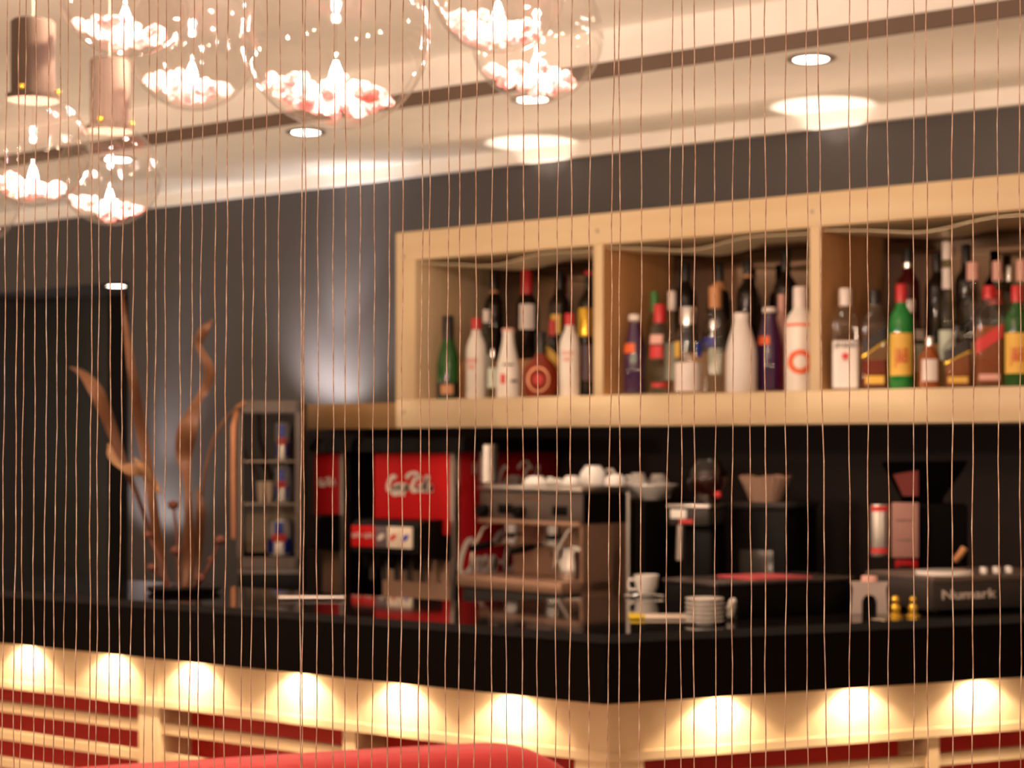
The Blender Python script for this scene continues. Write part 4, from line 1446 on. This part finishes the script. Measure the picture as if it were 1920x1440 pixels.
def leaf(name, pts, m, tw, dd=0.0, th=.004):
    sp_ = smooth_pts([(a, b, c) for a, b, c in pts], 7)
    n = len(sp_)
    P = [pv(a, b, dd + .03 * math.sin(i * .3)) for i, (a, b, c) in enumerate(sp_)]
    rad = [max(.0012, c * kp / 2) for a, b, c in sp_]
    MB().tube(P, rad, 10, flat=[min(th, r) for r in rad], twist=[PI / 2 + 0.5 * math.sin(tw * i / n) for i in range(n)]).build(name, m, pl)


leaf('twisted_leaf', [(346, 1102, 9), (352, 1040, 22), (354, 960, 16), (350, 900, 14), (345, 850, 32), (352, 805, 40), (366, 760, 22), (386, 725, 24), (391, 690, 30), (377, 660, 16), (372, 640, 19), (384, 618, 17), (399, 600, 3)], M_LEAF, 9, -.02)
leaf('twisted_leaf', [(312, 1102, 8), (300, 1040, 20), (288, 960, 24), (276, 870, 26), (262, 790, 32), (250, 710, 26), (240, 640, 17), (233, 585, 8), (230, 545, 2)], M_LEAF, 3, .03)
leaf('twisted_leaf', [(318, 1102, 6), (285, 1010, 10), (258, 930, 14), (232, 870, 28), (208, 800, 36), (184, 740, 34), (158, 703, 20), (130, 688, 2)], M_LEAF, 4, .08)
leaf('curled_leaf', [(282, 905, 10), (262, 882, 30), (236, 880, 30), (214, 862, 28), (204, 832, 4)], M_LEAFP, 2, .02)
leaf('curled_leaf', [(300, 925, 4), (285, 900, 26), (268, 876, 24), (252, 860, 4)], M_LEAFP, 2, .0)
leaf('thin_twig', [(372, 1105, 6), (376, 980, 7), (384, 890, 8), (402, 820, 8), (432, 776, 7), (462, 758, 4)], M_LEAF, 1, .05)
leaf('twisted_leaf', [(366, 1106, 8), (372, 1030, 18), (376, 960, 20), (370, 915, 4)], M_LEAF, 3, .03)
for x, y, r, xb in ((325, 947, 11, 334), (278, 1003, 10, 318), (330, 1032, 11, 334), (413, 1012, 11, 368), (374, 1084, 12, 362), (285, 1064, 10, 316), (395, 1050, 8, 366), (362, 1000, 8, 352)):
    e = random.uniform(-.06, .06)
    mid = ((x + xb) / 2 + 4, (y + 1102) / 2)
    st = MB().tube([pv(xb, 1102, 0), pv(mid[0], mid[1], e * .6), pv(x, y, e)], .0042, 7).build('pod_stem', M_STEM, pl)
    MB().ball(tuple(pv(x, y, e)), r * kp, 12, 7, (1, 1, .8), jitter=.06).build('seed_pod', M_STEM, st)
MB().lathe([(.085, 0), (.095, .004), (.10, .014), (.095, .016), (.001, .010)], 28, cap1=False).build('shallow_dish', M_BLACK, pl)

# little glass dish line on the bar, left of the corner
p = on_bar(582, 1126)
dz_ = thing('narrow_tray', 'narrow steel-rimmed drip tray lying on the bar in front of the cooler', 'tray', (p.x, p.y, ZBT), YAW)
MB().box(-.085, .085, -.02, .03, 0, .003, bev=.001).build('tray_base', M_BLACK, dz_)
MB().tube([(-.085, .03, .005), (.085, .03, .005)], .003, 8).build('rim', M_STEEL, dz_)

# ================================================================== RED SEAT IN FRONT
SD = 2.95
a = at(1085, 1440, 3.02)
ztop = at(960, 1399, 2.95).z
sa = at_z(1040, 3.0, 0)
sb = at_z(60, 2.735, 0)
v = sb - sa
seat_ang = math.atan2(-v.y, -v.x)
LS = v.length + .35
seat = thing('lounge_bench', 'red upholstered bench with a rounded backrest in front of the bar', 'bench', sa, seat_ang)
zt = ztop
# backrest as a rounded slab along local -x, its right end rounded off
n = 26
outline = []
rr = .22
xe = 0.085
for i in range(n + 1):
    ang_ = PI / 2 * i / n
    outline.append((xe - rr + rr * math.sin(ang_) ** .8 * 1.0, zt - rr + rr * math.cos(ang_)))
poly = [(-LS, .35), (-LS, zt - .012)]
for i in range(9):
    u = i / 9
    poly.append((-LS + (LS + xe - rr) * u, zt - .012 + .012 * math.sin(PI / 2 * u)))
poly += outline
poly += [(xe, .35)]
Mb = Matrix(((1, 0, 0, 0), (0, 0, 1, 0), (0, 1, 0, 0), (0, 0, 0, 1)))
sm = MB().prism(poly, -.06, .06, M=Mb)
so = sm.build('backrest', M_SEAT, seat, angle=50)
bv = so.modifiers.new('round', 'BEVEL')
bv.width = .045
bv.segments = 5
bv.limit_method = 'ANGLE'
bv.angle_limit = math.radians(50)
MB().box(-LS, xe, -.62, -.06, .30, .46, bev=.05).build('seat_cushion', M_SEAT, seat)
MB().box(-LS + .03, xe - .03, -.58, .05, .08, .30).build('base', M_BLACK, seat)
for fx in (-LS + .08, xe - .08):
    for fy in (-.54, .0):
        MB().lathe([(.018, 0), (.024, .08)], 14, (fx, fy, 0)).build('leg', M_STEEL, seat)

# ================================================================== GLASS PENDANTS
# pixel centre, pixel radius, distance, cap?
PEN = [
    (62, 280, 106, 3.45, 'glass globe pendant with a steel cap above it, left of the lowest small globe', 1.0),
    (206, 328, 95, 3.74, 'lowest small glass globe pendant, hanging below its steel cap at the left', 1.0),
    (235, -22, 127, 3.40, 'glass globe pendant at the top left, above the lowest small globe', 1.0),
    (360, 84, 122, 3.72, 'glass globe pendant just left of the largest globe', 1.0),
    (630, 65, 177, 2.85, 'largest glass globe pendant in the middle of the cluster', 1.35),
    (934, -32, 131, 3.20, 'glass globe pendant right of the largest globe, cut by the top edge', 1.0),
    (1006, 66, 126, 3.48, 'rightmost glass globe pendant, hanging low over the brown groove', 1.0),
    (-58, 372, 92, 4.0, 'glass globe pendant barely showing at the left edge', 1.0),
]


def pendant(px, py, rp, d, label, e):
    c = at(px, py, d)
    R = rp / F * d
    t = thing('globe_pendant', label, 'pendant lamp', c, YAW, 'glass globe pendants')
    a0 = math.asin(.40)
    prof = []
    N = 26
    for i in range(N + 1):
        a_ = PI - (PI - a0) * i / N
        prof.append((max(.0008, math.sin(a_) * R), math.cos(a_) * R))
    MB().lathe(prof, 48, cap0=False, cap1=False).build('glass_globe', M_GLOBE, t, angle=180)
    # steel cap
    zc = math.cos(a0) * R
    rc = R * .385
    MB().lathe([(rc * 1.18, zc - .006), (rc * 1.2, zc + .004), (rc, zc + .006), (rc, zc + R * 1.32), (rc * .9, zc + R * 1.36), (.006, zc + R * 1.37)], 32).build('steel_cap', mat('brushed_cap_steel', (.105, .076, .064), .8, .0, spec=.1, nscale=(150, 150, 1), col2=(.068, .050, .041)), t)
    for i in range(3):
        a_ = 2 * PI * i / 3 + .3
        MB().ball((rc * 1.1 * math.cos(a_), rc * 1.1 * math.sin(a_), zc + .012), .006, 10, 6).build('clamp_screw', M_GOLD, t)
    top = ZC - c.z
    MB().tube([(0, 0, zc + R * 1.36), (0, 0, top)], .0016, 8).build('cable', mat('pale_cable', (.6, .5, .42), .5), t)
    # lamp stem and bulb
    MB().tube([(0, 0, zc), (0, 0, -R * .30)], R * .012, 8).build('lamp_stem', thin_glass('stem_glass', (.95, .93, .9), .5, .05), t)
    MB().lathe([(.001, -R * .66), (R * .07, -R * .60), (R * .085, -R * .50), (R * .06, -R * .38), (R * .02, -R * .28)], 16).build('bulb', M_BULB, t)
    MB().lathe([(R * .16, zc - R * .05), (R * .12, zc - R * .015), (.001, zc)], 16).build('neck_glint', M_BULB, t)  # glowing cap stands in for the bright star reflected at the globe neck
    # glass pebbles lying in the bottom of the globe
    pb_ = MB()
    rng = random.Random(int(px) + 5)
    zlev = -R * .70
    for i in range(150):
        s = R * rng.uniform(.05, .095)
        q = .80 * R * math.sqrt(rng.random())
        th = rng.uniform(0, 2 * PI)
        zb_ = -math.sqrt(max(0.0, (R * .975 - s) ** 2 - q * q))
        zt_ = -R * .61 + R * rng.uniform(-.04, .05) - .12 * q * math.cos(th)
        if zb_ > zt_:
            continue
        z = zb_ + (zt_ - zb_) * rng.random() ** .6
        pb_.ball((q * math.cos(th), q * math.sin(th), z), s, 8, 5, (1, 1, .8), jitter=.12)
    o = pb_.build('pebble_filling', M_PEBB, t)
    o['kind'] = 'stuff'
    l = lamp('POINT', 'pendant_light', (c.x, c.y, c.z - R * .20), 13.0 * e, (1.0, .72, .52), R * .05)
    return t


for a_ in PEN:
    pendant(*a_)

# ================================================================== STRING CURTAIN
TOP = [13, 37, 48.5, 68, 91.5, 114.5, 129, 150.5, 175, 187.7, 210, 233.5, 252.3, 279.5, 295, 312.3, 340, 363.3, 381, 406.7, 427.7, 458, 476.7, 500, 525, 567.7, 573.5, 598.7, 626.7,
       648.5, 676.5, 703.4, 731, 756, 794.5, 805.8, 842.7, 864, 894.3, 924.4, 951.7, 981.8, 1010, 1047.4, 1072.4, 1106, 1151.7, 1161.7, 1204, 1260.7, 1279.6,
       1302.7, 1339.3, 1375.2, 1406, 1434.3, 1474, 1512.7, 1533.3, 1592.7, 1626, 1664.5, 1713, 1736.8, 1785, 1826.6, 1870, 1911.5]
BOT = [3.3, 25, 38.3, 61.6, 81.6, 98.3, 119.3, 140, 166.7, 180, 203.3, 222.7, 244.3, 269.3, 286.7, 307.3, 335, 354, 370.7, 400, 420, 450.7, 470.7, 496, 520, 562, 566.7, 592.7, 622.7,
       646.7, 671, 698.3, 726.7, 751.7, 784.7, 803.3, 835.3, 859, 889.3, 920.3, 949.3, 980, 1007.7, 1041, 1068.3, 1103.3, 1138.3, 1161.7, 1199, 1246, 1276,
       1301, 1342, 1371.7, 1408.3, 1435.7, 1473.3, 1514.3, 1550, 1593.3, 1629.3, 1666.7, 1713.3, 1740, 1786.7, 1822.7, 1875, 1914.3]
AREAS = [(0, 243, 'the dark doorway'), (243, 440, 'the dried leaves'), (440, 575, 'the drinks cooler'), (575, 742, 'the wall ledge'),
         (742, 1118, 'the left cabinet bay'), (1118, 1525, 'the middle cabinet bay'), (1525, 1930, 'the right cabinet bay')]
ORD = ['first', 'second', 'third', 'fourth', 'fifth', 'sixth', 'seventh', 'eighth', 'ninth', 'tenth', 'eleventh', 'twelfth', 'thirteenth', 'fourteenth', 'fifteenth', 'sixteenth']
cnt = {}


def thread_depth(px):
    return 1.66 - 0.12 * px / 1920.0


for i, (xt, xb) in enumerate(zip(TOP, BOT)):
    rng = random.Random(100 + i)
    d0 = thread_depth((xt + xb) / 2)
    pts = []
    slope = (xb - xt) / 1440.0
    ph, ph2 = rng.uniform(0, 6), rng.uniform(0, 6)
    n = 64
    ptop = -1350                       # the ceiling, far above the frame
    for j in range(n + 1):
        y = ptop + (2700 - ptop) * j / n
        yc = min(max(y, -200), 1640)
        x = xt + slope * yc + 1.1 * math.sin(y * .011 + ph) + .7 * math.sin(y * .031 + ph2)
        q = at(x, y, d0)
        pts.append(q)
    pts = [p for p in pts if p.z > .02 and p.z < ZC]
    o0 = pts[0].copy()
    o0.z = ZC
    pts[0] = o0
    low = pts[-1].copy()
    r_ = .00049 + rng.uniform(-.00006, .00006)
    ob = MB().tube([p - low for p in pts], r_, 6).build('curtain_thread', M_THREAD)
    ob.location = low
    xm = xt + slope * 640
    for a0, a1, nm_ in AREAS:
        if a0 <= xm < a1:
            break
    cnt[nm_] = cnt.get(nm_, 0) + 1
    tag(ob, f'thin coppery thread, {ORD[cnt[nm_] - 1]} from the left of those hanging before {nm_}', 'curtain thread', 'threads of the string curtain')
